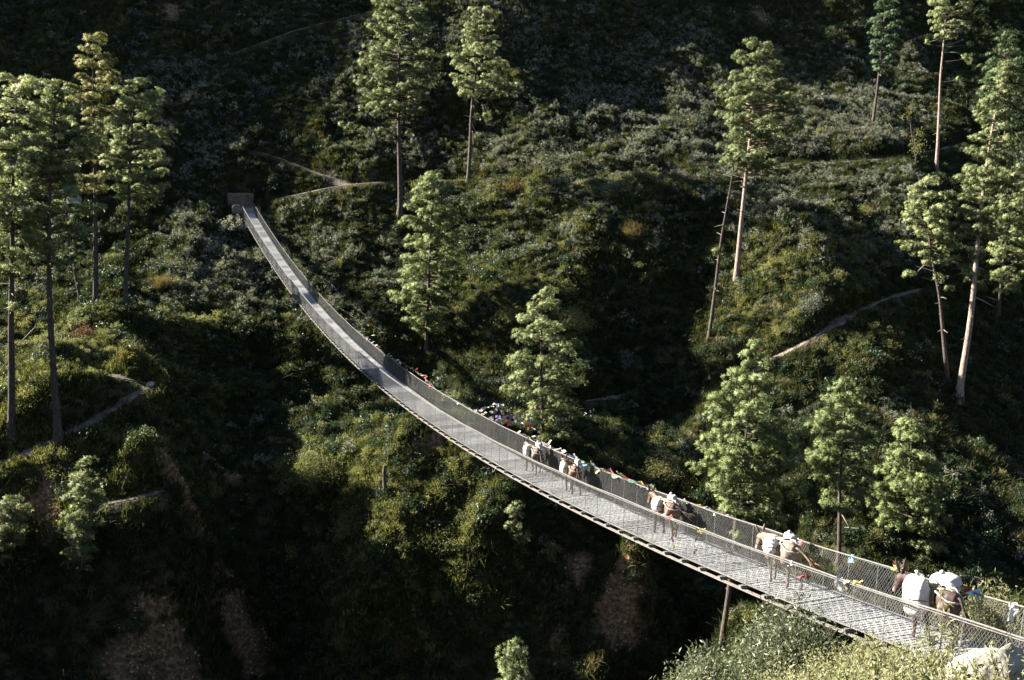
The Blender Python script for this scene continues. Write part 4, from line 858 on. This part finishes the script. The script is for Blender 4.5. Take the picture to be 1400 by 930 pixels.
def mule(u, off, label, hide, head, swing, tail, seed, yaw=0.0, blanket='blanket_brown', scale=1.0, tailmat='hair_dark', breech='strap_w', ears=(.16, .05)):
    """head: (poll x, poll z, muzzle x, muzzle z, side turn); swing: foot offsets hind left, hind right, fore left, fore right"""
    root = empty('pack_mule'); m = frame_at(u, off, .018) @ Matrix.Rotation(math.pi / 2 + yaw, 4, 'Z') @ Matrix.Scale(scale, 4); root.matrix_world = m
    b = MB(); loft(b, [((x, 0, z), (0, ry, 0), (0, 0, rz)) for x, z, ry, rz in TORSO], 16)
    px_, pz_, mx_, mz_, turn = head
    limb(b, [(.3, 0, .98), (.46, 0, 1.05), (.46 + (px_ - .46) * .55, turn * .35, 1.08 + (pz_ - 1.08) * .6), (px_, turn * .8, pz_)], [.2, .2, .135, .1], 12, .62)
    d = np.array([mx_ - px_, turn * .4, mz_ - pz_]); P0 = np.array([px_ - .05, turn * .8, pz_ + .03]); 
    limb(b, [P0 - d * .05, P0 + d * .12, P0 + d * .32, P0 + d * .62, P0 + d * .88, P0 + d * 1.06, P0 + d * 1.12], [.04, .105, .115, .075, .06, .062, .035], 12, .8)
    for k, sy in enumerate((1, -1)):
        s = swing[k]; y = sy * .135; lift = .05 if s > .12 else 0
        limb(b, [(-.48, y * .8, 1.0), (-.48, y, .86), (-.41 + s * .2, y * 1.05, .68), (-.50 + s * .45, y, .56), (-.585 + s * .6, y, .455), (-.575 + s * .75, y, .38), (-.56 + s * .92, y, .16 + lift * .6), (-.55 + s, y, .1 + lift), (-.515 + s, y, .045 + lift), (-.50 + s, y, .002 + lift)], [.12, .16, .125, .078, .055, .043, .034, .042, .045, .054], 10)
        s = swing[k + 2]; y = sy * .12; lift = .05 if s > .14 else 0
        limb(b, [(.36, y * .8, .95), (.38, y, .8), (.36 + s * .2, y, .62), (.37 + s * .5, y, .42), (.37 + s * .55, y, .36), (.365 + s * .9, y, .14 + lift * .6), (.37 + s, y, .09 + lift), (.40 + s, y, .04 + lift), (.41 + s, y, .002 + lift)], [.12, .13, .085, .05, .053, .034, .04, .044, .052], 10)
    body = b.build('body', hide, root, True)
    rm = body.modifiers.new('remesh', 'REMESH'); rm.mode = 'VOXEL'; rm.voxel_size = .017; rm.use_smooth_shade = True
    sm = body.modifiers.new('smooth', 'SMOOTH'); sm.factor = .6; sm.iterations = 5
    # ears, eyes, mane, tail
    for sy in (1, -1):
        p = P0 + np.array([.0, sy * .06, .05]); tip = p + np.array([ears[1], sy * .075, ears[0] + .05]); e = MB(); mid = p * .5 + tip * .5
        loft(e, [(p, (0, .028, 0), (.018, 0, 0)), (mid, (.012, .04, 0), (.012, 0, .004)), (p * .2 + tip * .8, (.008, .026, 0), (.008, 0, .002)), (tip, (.002, .004, 0), (.003, 0, 0))], 8); e.build('ear', hide, root, True)
        ey = P0 + d * .34 + np.array([.02, sy * .088, .015]); o = MB(); loft(o, [(ey + np.array([0, sy * t, 0]), (rr, 0, 0), (0, 0, rr)) for t, rr in ((-.02, .006), (-.01, .017), (.004, .017), (.012, .006))], 8); o.build('eye', M['hair_dark'], root, True)
    mn = MB(); r = np.random.default_rng(seed)
    for t in np.linspace(0, 1, 16):
        q = np.array([.44, 0, 1.21]) * (1 - t) + np.array([px_ - .06, turn * .8, pz_ + .12]) * t; mn.box(q + [0, r.normal(0, .008), .0], (.05, .022, .07 + r.uniform(0, .03)), Matrix.Rotation(r.normal(.4, .2), 3, 'Y'))
    tag(mn.build('mane', M['hair_dark'], root), kind='stuff')
    tl = MB(); T0 = np.array([-.67, 0, 1.06])
    core = [T0, T0 + np.array([-.06, tail[1] * .1, -.02]), T0 + np.array([-.06 + tail[0] * .35, tail[1] * .4, -.16]), T0 + np.array([-.06 + tail[0] * .7, tail[1] * .75, -.36])]
    tl.tube(core, [.03, .032, .028, .02], 7)
    for k in range(34):
        q = core[1] + (np.array(core[3]) - core[1]) * r.uniform(.2, 1); e_ = T0 + np.array([-.08 + tail[0] + r.normal(0, .06), tail[1] + r.normal(0, .07), tail[2] + r.uniform(-.05, .22)])
        tl.tube([q, q * .5 + e_ * .5 + r.normal(0, .02, 3) + [-.02, 0, .03], e_], [.014, .013, .004], 4)
    tl.build('tail', M[tailmat], root, True)
    # harness following the body
    def wrap(name, xs, a0, a1, grow, mt, n=18, smooth=True):
        w_ = MB(); A_ = np.linspace(a0, a1, n); V = []
        for x in xs:
            zc, ry, rz = torso_at(x); V += [(x, math.sin(a) * (ry * 1.03 + grow), zc + math.cos(a) * (rz * 1.03 + grow)) for a in A_]
        w_.add(V, [(i * n + j, i * n + j + 1, (i + 1) * n + j + 1, (i + 1) * n + j) for i in range(len(xs) - 1) for j in range(n - 1)]); o = w_.build(name, mt, root, smooth)
        so = o.modifiers.new('thickness', 'SOLIDIFY'); so.thickness = .012; return o
    wrap('saddle_blanket', np.linspace(-.28, .36, 7), -1.75, 1.75, .02, M[blanket])
    wrap('girth', [.08, .14], -3.1, 3.1, .03, M['strap_b'], 36)
    for z0, g_ in ((.02, .022),):
        bs = MB()
        for sy in (1, -1):
            P = []
            for x, a in ((-.25, .75), (-.38, .95), (-.5, 1.2), (-.6, 1.45), (-.665, 1.6)):
                zc, ry, rz = torso_at(x); P.append((x, sy * math.sin(a) * (ry * 1.04 + g_ + .012), zc + math.cos(a) * (rz * 1.04 + g_)))
            P.append((-.73, 0, .955)); bs.tube(P, .021, 6)
            P = []
            for x, a in ((-.25, .5), (-.4, .42), (-.55, .34), (-.66, .25)):
                zc, ry, rz = torso_at(x); P.append((x, sy * math.sin(a) * (ry + g_), zc + math.cos(a) * (rz * 1.03 + g_)))
            bs.tube(P, .017, 6)
        bs.build('breeching_strap', M[breech], root, True)
    hb = MB()
    for t, g_ in ((.22, .118), (.7, .083)):
        c = P0 + d * t; nrm = np.array([-d[2], 0, d[0]]); nrm /= np.linalg.norm(nrm); hb.tube([c + nrm * g_ * math.cos(a) + np.array([0, .84, 0]) * g_ * math.sin(a) for a in np.linspace(0, 6.283, 14)], .011, 5)
    hb.build('halter', M['strap_b'], root, True)
    tag(root, label, 'mule', 'pack mules crossing the bridge'); return root
def sack_mesh(seed, L_, T_, H_, lump=.1, tie=True):
    r = np.random.default_rng(seed); bm = bmesh.new(); bmesh.ops.create_uvsphere(bm, u_segments=28, v_segments=20, radius=1)
    for v in bm.verts:
        x, y, z = v.co; f = lambda q, p: math.copysign(abs(q) ** p, q)
        x, y, z = f(x, .62), f(y, .75), f(z, .58)
        k = 1 + lump * float(fbm(x * 2.2 + seed, z * 2.2 + y * 1.7, 9, 3)) + .035 * math.sin(7 * x + 9 * z + seed) + .03 * math.sin(13 * z - 6 * x + 2 * y) * abs(z); bulge = 1 + .08 * math.cos(z * 1.6)
        v.co = (x * L_ / 2 * k * bulge, y * T_ / 2 * k * bulge, z * H_ / 2 * (1 + lump * .6 * float(vnoise(x * 2 + seed, y * 2, 4))))
    me_ = bpy.data.meshes.new('sack'); bm.to_mesh(me_); bm.free(); me_.polygons.foreach_set('use_smooth', [True] * len(me_.polygons)); return me_
def sack(mu, loc, dims, label, seed, tilt=0.0, stripe=None, ropes=1, name='white_sack', mt='sack', knot=True):
    if mu is not m5: dims = tuple(q * .88 for q in dims)
    root = empty(name); root.matrix_world = mu.matrix_world @ Matrix.Translation(loc) @ Matrix.Rotation(tilt, 4, 'X') @ Matrix.Rotation(random.gauss(0, .06), 4, 'Y')
    me_ = sack_mesh(seed, *dims); me_.materials.append(M[mt]); link('sack_body', me_, root)
    L_, T_, H_ = dims
    for k in range(ropes):
        z = H_ * (-.08 + .25 * k); P = []
        for a in np.linspace(0, 6.283, 25): P.append((math.copysign(abs(math.cos(a)) ** .62, math.cos(a)) * L_ / 2 * 1.1, math.copysign(abs(math.sin(a)) ** .75, math.sin(a)) * T_ / 2 * 1.1, z + .01 * math.sin(3 * a)))
        MB().tube(P, .011, 5).build('rope', M['strap_b'], root, True)
    if knot:
        b = MB(); b.tube([(0, 0, H_ * .46), (.01, 0, H_ * .54), (.0, .01, H_ * .58)], [.07, .03, .055], 8); b.build('tied_neck', M[mt], root, True)
    if stripe:
        for zz in (-.2, .22):
            P = []
            for a in np.linspace(.5, 2.64, 13): P.append((math.copysign(abs(math.cos(a)) ** .62, math.cos(a)) * L_ / 2 * 1.07, math.sin(a) ** .75 * T_ / 2 * 1.1, zz * H_ + .09 * H_ * math.cos(a)))
            MB().tube(P, .014, 5).build('printed_band', M[stripe], root, True)
    return tag(root, label, 'sack', 'loads on the mules')
def u_for(px, off, up):
    g = np.linspace(U0, U1, 4000); X, Y, _ = project(deck(g, off, up)); return float(g[np.argmin(abs(X - px))])
H1 = hide_mat('dun_brown_hide', (.0585, .0405, .0270), (.0945, .0698, .0495), (.0585, .0495, .0428))
H2 = hide_mat('red_brown_hide', (.0765, .0338, .0158), (.1215, .0585, .0292), (.0630, .0450, .0315))
H3 = hide_mat('chestnut_hide', (.0675, .0315, .0158), (.1125, .0585, .0315), (.0450, .0382, .0338))
H4 = hide_mat('tan_hide', (.1350, .0968, .0675), (.1890, .1395, .0990), (.1350, .1125, .0900))
H5 = hide_mat('dark_brown_hide', (.03, .016, .012), (.075, .036, .026), (.05, .03, .022))
m1 = mule(u_for(728, 0, .5), .05, 'farthest brown mule on the bridge, first of the train', H1, (.78, 1.22, .92, .86, .0), (-.06, .13, .1, -.08), (-.14, -.05, -.68), 1, .05, scale=.95)
m2 = mule(u_for(781, 0, .5), .05, 'reddish brown mule with green cloth on its load, second of the train', H2, (.80, 1.16, .98, .86, .05), (.12, -.1, -.06, .12), (-.12, .0, -.7), 2, -.08, 'blanket_tan', .95)
m3 = mule(u_for(909, 0, .5), .05, 'chestnut mule swishing its tail, third of the train', H3, (.80, 1.26, 1.0, .92, .03), (-.1, .12, .1, -.1), (-.42, -.42, -.5), 3, .05, 'blanket_tan', .95)
m4 = mule(u_for(1071, 0, .5), .0, 'tan mule with pale lowered face and pink banded sack', H4, (.82, 1.12, 1.02, .74, .06), (.1, -.12, -.08, .1), (-.34, -.36, -.62), 4, .0, 'blanket_tan', .98, 'hair_tan')
m5 = mule(u_for(1280, 0, .6), .04, 'dark brown mule nearest the camera under two big white sacks', H5, (.80, 1.24, .98, .88, .12), (-.06, .1, .08, -.08), (-.14, -.03, -.75), 5, .05, 'blanket_brown', .97, 'hair_dark', 'strap_w', (.24, .02))
for mu, lab, a, bq, kw in ((m1, 'first brown mule', (.46, .28, .52), (.4, .27, .4), {}), (m2, 'reddish brown mule with the green cloth', (.5, .32, .58), (.38, .26, .42), {}), (m3, 'chestnut mule', (.44, .28, .5), (.4, .27, .38), {}), (m4, 'tan mule', (.46, .28, .5), (.4, .27, .34), {'stripe': 'pink'}), (m5, 'dark brown mule', (.5, .38, .86), (.62, .4, .44), {})):
    sack(mu, (-.02 if mu is not m5 else .1, .31 if mu is not m5 else .36, 1.05 if mu is not m5 else 1.0), a, f'{"tall " if mu is m5 else ""}white sack {"with pink bands " if mu is m4 else ""}on the near flank of the {lab}', hash(lab) % 97 if False else len(lab) + 3, .16, knot=mu in (m2, m5), **kw)
    sack(mu, (-.06 if mu is not m5 else -.1, -.27, 1.17 if mu is not m5 else 1.2), bq, f'white sack on the far side of the {lab}', len(lab) + 31, -.2, ropes=1)
# green cloth and brown pad on the second load
g = empty('green_cloth'); g.matrix_world = m2.matrix_world @ Matrix.Translation((-.22, -.3, 1.22)); b = MB(); n = 7
b.add([(i / 6 * .42 - .21, -.12 + .34 * (j / 6) ** 1.3 * -1, .06 - .3 * (j / 6) ** 1.6 + .025 * math.sin(3 * i + j)) for i in range(n) for j in range(n)], [(i * n + j, i * n + j + 1, (i + 1) * n + j + 1, (i + 1) * n + j) for i in range(6) for j in range(6)])
o = b.build('cloth_sheet', M['green'], g, True); o.modifiers.new('thickness', 'SOLIDIFY').thickness = .012; tag(g, 'green cloth draped over the far side of the second load', 'cloth')
pdm = sack_mesh(77, .46, .5, .12); pdm.materials.append(M['blanket_brown']); pd_ = link('folded_pad', pdm); pd_.matrix_world = m2.matrix_world @ Matrix.Translation((-.12, .2, 1.29)) @ Matrix.Rotation(.5, 4, 'X'); tag(pd_, 'brown folded pad lying over the sacks of the reddish mule', 'pad')
tas = MB()
for k in range(14): tas.tube([(0, 0, 0), (random.gauss(0, .015), random.gauss(0, .01), -.03), (random.gauss(0, .015), random.gauss(0, .015), -.06)], [.006, .006, .003], 4)
for sy in (1, -1):
    o = tas.build('ear_tassel', M['red'], m5); o.location = (.80, .12 + sy * .13, 1.575); o.scale = (.5, .5, .8)

# ------------------------------------------------------------------ prayer flags and rags on the cables
def flag_mesh(name, mt, seed, w_=.27, h_=.3):
    r = np.random.default_rng(seed); n = 5; p = r.uniform(0, 6, 3)
    V = [((i / 4 - .5) * w_, .05 * math.sin(p[0] + i * 1.3 + j * .5) * (j / 4), -h_ * j / 4 + .02 * math.sin(p[1] + i)) for i in range(n) for j in range(n)]
    me_ = np_mesh(name, V, [(i * n + j, i * n + j + 1, (i + 1) * n + j + 1, (i + 1) * n + j) for i in range(4) for j in range(4)], [M[mt]], smooth=True); return me_
FC = ['blue', 'white', 'red', 'gflag', 'yellow']
FM = {c: [flag_mesh('flag', c, 10 * k + q) for q in range(3)] for k, c in enumerate(FC + ['orange', 'rag', 'ltblue', 'purple'])}
def flag_string(P, n, cols, label, size=1.0, blow=(1.0, .1, -.55), spread=.25, jitter=.03, group='prayer flag strings', flagname='flag'):
    """cord along P with n cloth flags blown to one side"""
    P = np.asarray(P, float); P = smooth_line(P, .12) if len(P) > 7 else P
    root = empty('prayer_flag_string', P[0]); MB().tube(P - P[0], .005, 4).build('cord', M['stem'], root)
    s = np.concatenate([[0], np.cumsum(np.linalg.norm(np.diff(P, axis=0), axis=1))])
    for k in range(n):
        t = (k + .5) / n * s[-1]; q = np.array([np.interp(t, s, P[:, c]) for c in range(3)]); q2 = np.array([np.interp(min(t + .1, s[-1]), s, P[:, c]) for c in range(3)]); q1 = np.array([np.interp(max(t - .1, 0), s, P[:, c]) for c in range(3)])
        tx = q2 - q1; tx /= np.linalg.norm(tx) + 1e-9; dn = -np.array(blow) + rng.normal(0, spread, 3); dn -= tx * (dn @ tx); dn /= np.linalg.norm(dn); yy = np.cross(dn, tx)
        o = link(flagname, FM[cols[k % len(cols)]][int(rng.integers(0, 3))], root); sc_ = size * .8 * rng.uniform(.75, 1.15); q = q - P[0] + rng.normal(0, jitter, 3)
        o.matrix_basis = Matrix(((tx[0], yy[0], dn[0], q[0]), (tx[1], yy[1], dn[1], q[1]), (tx[2], yy[2], dn[2], q[2]), (0, 0, 0, 1))) @ Matrix.Scale(sc_, 4)
    return tag(root, label, 'prayer flags', group)
def rail(px0, px1, out=0.0, up=1.03, off=.78, n=7, bulge=0.0, drop=0.0):
    a, b_ = u_for(px0, off, up), u_for(px1, off, up); t = np.linspace(0, 1, n); bu = 4 * t * (1 - t)
    P = deck(a + (b_ - a) * t, off + out + bulge * bu, up); P[:, 2] -= drop * bu; return P
MIX = ['white', 'rag', 'red', 'white', 'blue', 'rag', 'yellow', 'white', 'ltblue']
flag_string(rail(405, 446, bulge=2.2, drop=.3), 16, ['rag', 'orange', 'ltblue', 'red', 'rag'], 'thin flag string bulging out from the far third of the bridge', .8)
flag_string(rail(428, 478, bulge=3.0, drop=.9), 18, MIX, 'looped flag string with blue and yellow flags hanging wide of the far fence', .9)
flag_string(rail(443, 490, bulge=1.4, drop=.5), 22, ['white', 'red', 'white', 'yellow', 'blue'], 'white and red flag string looping close to the far fence', 1.0)
flag_string(rail(468, 498, bulge=2.2, drop=.3), 12, ['white', 'blue', 'yellow', 'orange'], 'short flag loop with an orange flag beyond the white and red string', .9)
flag_string(rail(486, 545, .05), 34, ['white', 'rag', 'white', 'yellow', 'rag', 'ltblue'], 'faded flags bunched along the cable in the middle of the bridge', .85, spread=.6)
flag_string(rail(528, 592, .08, bulge=.3), 34, ['orange', 'white', 'rag', 'red', 'rag', 'white', 'yellow'], 'faded flags with one orange flag past the middle of the bridge', .85, spread=.6)
p0 = rail(583, 600)[0]; flag_string([p0, p0 + [1.0, .2, -.1], p0 + [2.1, .4, .05]], 8, ['red', 'rag', 'yellow', 'gflag'], 'short stray string of red and yellow flags blown off the cable', .7)
flag_string(rail(598, 655, .03), 14, ['rag', 'white', 'rag'], 'few faded rags along the cable before the big bundle', .7, spread=.6)
for k in range(5):
    p0 = rail(648 + 8 * k, 660 + 8 * k)[0]; flag_string([p0, p0 + [.8, .3, .22 - .08 * k], p0 + [1.5 + .15 * k, .5, .3 - .2 * k]], 12, [['white', 'rag', 'rag'], ['rag', 'white', 'rag', 'rag', 'rag', 'red'], ['rag', 'rag', 'rag', 'purple', 'white'], ['rag', 'rag', 'rag', 'white', 'orange', 'rag'], ['rag', 'rag', 'red', 'rag', 'rag', 'yellow']][k], ['topmost white strand of the big flag bundle beside the cable', 'second strand of the flag bundle with red and white cloth', 'purplish middle strand of the flag bundle', 'strand of the flag bundle with orange cloth', 'lowest red and yellow strand of the flag bundle'][k], .8, spread=.7)
p0 = rail(680, 690)[0]; p1 = at(815, 562, p0[1] + 6.0); mid = (p0 + p1) / 2 - [0, 0, .35]
flag_string([p0, p0 * .75 + p1 * .25 - [0, 0, .28], mid, p0 * .25 + p1 * .75 - [0, 0, .25], p1], 26, ['white', 'yellow', 'red', 'blue', 'gflag', 'white'], 'long straight flag string running from the bundle into the air toward the slope', .55, (0, .3, 1.0), .5)
flag_string([p0 + [.5, 0, 0], p0 + [1.3, .6, .35], p0 + [2.2, 1.2, .8]], 8, ['red', 'gflag', 'yellow'], 'short green and yellow string rising from the big bundle', .6)
flag_string(rail(706, 768, .04, bulge=.15), 26, ['white', 'rag', 'white', 'rag', 'white'], 'bleached flags along the cable above the first two mules', .85, spread=.6)
flag_string(rail(782, 832, .06), 15, ['blue', 'white', 'red', 'gflag', 'white', 'yellow'], 'blue white and red flags on the cable right of the second mule', 1.0, (-1, -.2, .35), .35)
flag_string(rail(828, 896, .06), 17, ['yellow', 'blue', 'red', 'white', 'gflag', 'white'], 'bright flags on the cable between the second and third mule', 1.05, (-1, -.2, .35), .35)
flag_string(rail(925, 1000, .03), 14, ['white', 'rag', 'ltblue', 'white', 'rag', 'yellow'], 'pale blue and white rags on the cable between the third and fourth mule', .6, spread=.7)
flag_string(rail(904, 932, 0, 1.0, -.78), 7, ['ltblue', 'rag', 'red', 'white'], 'short near cable string with a red rag beside the third mule', .5, spread=.7)
u = u_for(923, -.78, 1.0); q = deck(np.array([u]), -.79, 1.0)[0]; flag_string([q, q - [0, 0, .45], q - [-.02, 0, .95]], 8, ['purple', 'yellow', 'yellow', 'rag', 'red'], 'string of yellow and purple rags hanging down the near fence', .4, (.2, .5, 0), .5)
u = u_for(952, -.78, 1.0); q = deck(np.array([u]), -.79, .8)[0]; flag_string([q, q - [0, 0, .3], q - [.02, 0, .6]], 5, ['purple', 'rag', 'yellow'], 'shorter hanging string of yellow rags right of the longer one', .4, (.2, .5, 0), .5)
def rag(px, off, mt, label, size=.28, up=1.03, droop=.2, seed=0):
    u = u_for(px, off, up); p = deck(np.array([u]), off, up)[0]; r = np.random.default_rng(seed + int(px)); root = empty('cloth_rag', p); b = MB()
    for k in range(3):
        n = 4; a = r.uniform(-.6, .6) + DV[:2][0]; dx = np.array([math.cos(a), math.sin(a), 0]) * size * r.uniform(.5, 1.1); dz = np.array([0, 0, -1]) * droop * r.uniform(.5, 1.4) + r.normal(0, .05, 3); c = r.normal(0, .03, 3)
        b.add([c + dx * (i / 3 - .4) + dz * (j / 3) + r.normal(0, .015, 3) for i in range(n) for j in range(n)], [(i * n + j, i * n + j + 1, (i + 1) * n + j + 1, (i + 1) * n + j) for i in range(3) for j in range(3)])
    b.build('cloth', M[mt], root, True); loft(kb := MB(), [((t, 0, 0), (0, q_, 0), (0, 0, q_)) for t, q_ in ((-.2 * size, .03 * size), (-.08 * size, .16 * size), (.08 * size, .16 * size), (.2 * size, .03 * size))], 7); kb.build('knot', M[mt], root, True)
    return tag(root, label, 'cloth rag', 'rags tied to the cables')
rag(956, -.78, 'yellow', 'yellow rag tied to the near cable right of the third mule', .14, droop=.1)
rag(1091, .78, 'white', 'white rag tied to the far cable just behind the tan mule', .14)
rag(1097, .78, 'red', 'tiny red rag tied to the far cable beside the white one', .07, droop=.08)
rag(1083, -.78, 'white', 'white rag tied to the near cable below the tan mule', .20, droop=.12)
rag(1104, -.78, 'red', 'red rag hanging inside the near fence behind the tan mule', .07, .85, .1)
rag(1147, -.78, 'white', 'white knotted rag on the near cable between the last two mules', .14, droop=.2)
rag(1158, -.78, 'rag', 'pinkish faded rag on the near cable beside the white knot', .10, droop=.12)
rag(1168, -.78, 'yellow', 'yellow streamer on the near cable between the last two mules', .20, droop=.06)
rag(1165, .78, 'ltblue', 'light blue rag on the far cable between the last two mules', .15, droop=.12)
rag(1228, .78, 'yellow', 'bright yellow flag flying from the far cable before the dark mule', .20, 1.08, .1)
rag(1257, .78, 'rag', 'pinkish bow on the far cable above the dark mule head', .14, 1.1, .12)
rag(1326, .78, 'red', 'red corner of cloth on the far cable behind the dark mule', .1, 1.1, .12)
rag(1334, .78, 'ltblue', 'pale cloth beside the red one behind the dark mule', .13, 1.06, .12)
rag(1386, .78, 'white', 'cream rag hanging from the far cable at the right edge', .15, droop=.3)

# ------------------------------------------------------------------ growth on the near bank
shrub(0, 0, 1.5, 2.9, 'large olive leaved bush in front of the near bridge span', [M['leaf_olive']], 41, loc=(6.25, 19.9, -12.4), stems=230, leaves=70, ln=.13, wd=.036, upl=.35, spread=.13)
shrub(0, 0, 1.0, 1.9, 'smaller olive bush at the left foot of the large near bush', [M['leaf_olive']], 42, loc=(4.1, 18.6, -11.9), stems=110, leaves=60, ln=.125, wd=.036, upl=.35, spread=.14)
pb = deck(np.array([-1.2]), 1.75)[0]; shrub(0, 0, .75, 1.9, 'yellow green bush pressed against the far fence behind the dark mule', [M['weed']], 43, loc=(pb[0], pb[1], pb[2] - .8), stems=70, leaves=50, ln=.13, wd=.03, upl=.6)
def weed_mesh(seed):
    r = np.random.default_rng(seed); parts = []
    for k in range(5):
        a = r.uniform(0, 6.28); L_ = r.uniform(.8, 1.25); top = np.array([math.cos(a) * .28 * r.random(), math.sin(a) * .28 * r.random(), L_]); P = np.array([[0, 0, -.2], top * [.3, .3, .45], top]) + np.array([math.cos(a), math.sin(a), 0]) * .08
        v, q = tube_np(P, [.012, .009, .004], 4); parts.append((v, q, 1, .5)); n = 60
        t = r.uniform(.25, 1, n)[:, None]; base = P[0] + (P[2] - P[0]) * t; D = rand_dirs(n, r, .5); v, q = leaf_quads(base, D, .1 * r.uniform(.6, 1.2, n) * (1.2 - .5 * t[:, 0]), .024, r); parts.append((v, q, 0, np.repeat(np.clip(r.normal(.5, .25, n), 0, 1), 4)))
        n = 16; v, q = leaf_quads(P[2] + np.array([0, 0, 1]) * r.uniform(-.2, .1, (n, 1)) + r.normal(0, .03, (n, 3)), rand_dirs(n, r, .8), .045, .02, r); parts.append((v, q, 2, np.repeat(r.uniform(.2, 1, n), 4)))
    V, Q, m_, t_ = join(parts); return np_mesh(f'weed_{seed}', V, Q, [M['weed'], M['stem'], M['weed']], m_, t_)
n = 2600; wx = rng.uniform(1.5, 12, n); wy = rng.uniform(9, 21, n); q = wx / wy
lim = deck(np.array([0.0]))[0]; side = (wx - lim[0]) * SV[0] + (wy - lim[1]) * SV[1]     # keep the walkway clear
k = (q > .17) & (q < .62) & ~((q > .445) & (wy < 15.6) & (rng.random(n) < .85)) & ((side < -1.15) | (side > 1.3)) & (np.hypot(wx - 8.2, wy - 14.9) > .75); wx, wy = wx[k], wy[k]; n = len(wx)
s = rng.uniform(.75, 1.3, n) * np.where(wx > 7.4, .7, 1.08)
scatter('weeds', [weed_mesh(k) for k in range(4)], np.stack([wx, wy, hz(wx, wy)], 1), rng.integers(0, 4, n), np.stack([s, s, s], 1), np.stack([rng.normal(0, .15, n), rng.normal(0, .15, n), rng.uniform(0, 6.28, n)], 1), 'pale yellow green weeds filling the bottom right corner')
nx_ = rng.uniform(-12, 34, 16000); ny_ = rng.uniform(3, 30, 16000); sd_ = (nx_ - lim[0]) * SV[0] + (ny_ - lim[1]) * SV[1]
k = (np.abs(sd_) > 1.15) & (np.hypot(nx_, ny_) > 5); nx_, ny_ = nx_[k], ny_[k]; n = len(nx_); s = rng.uniform(.6, 1.3, n)
scatter('near_grass', mead_v + grass_v, np.stack([nx_, ny_, hz(nx_, ny_)], 1), rng.integers(0, 7, n), np.stack([s, s, s], 1), np.stack([rng.normal(0, .3, n), rng.normal(0, .3, n), rng.uniform(0, 6.28, n)], 1), 'rough grass on the near bank around the bridge end')
for px, py, hh, lab in ((1283, 905, 1.9, 'tall thin weed stalk in front of the near fence by the dark mule'), (1190, 905, 1.2, 'weed stalk rising beside the large olive bush')):
    Yw = 16.2; p = at(px, py, Yw); shrub(0, 0, .3, hh, lab, [M['weed']], px, 'weed_stalk', 'weed', (p[0], p[1], p[2] - .3), 9, 30, .15, .035, upl=.8)
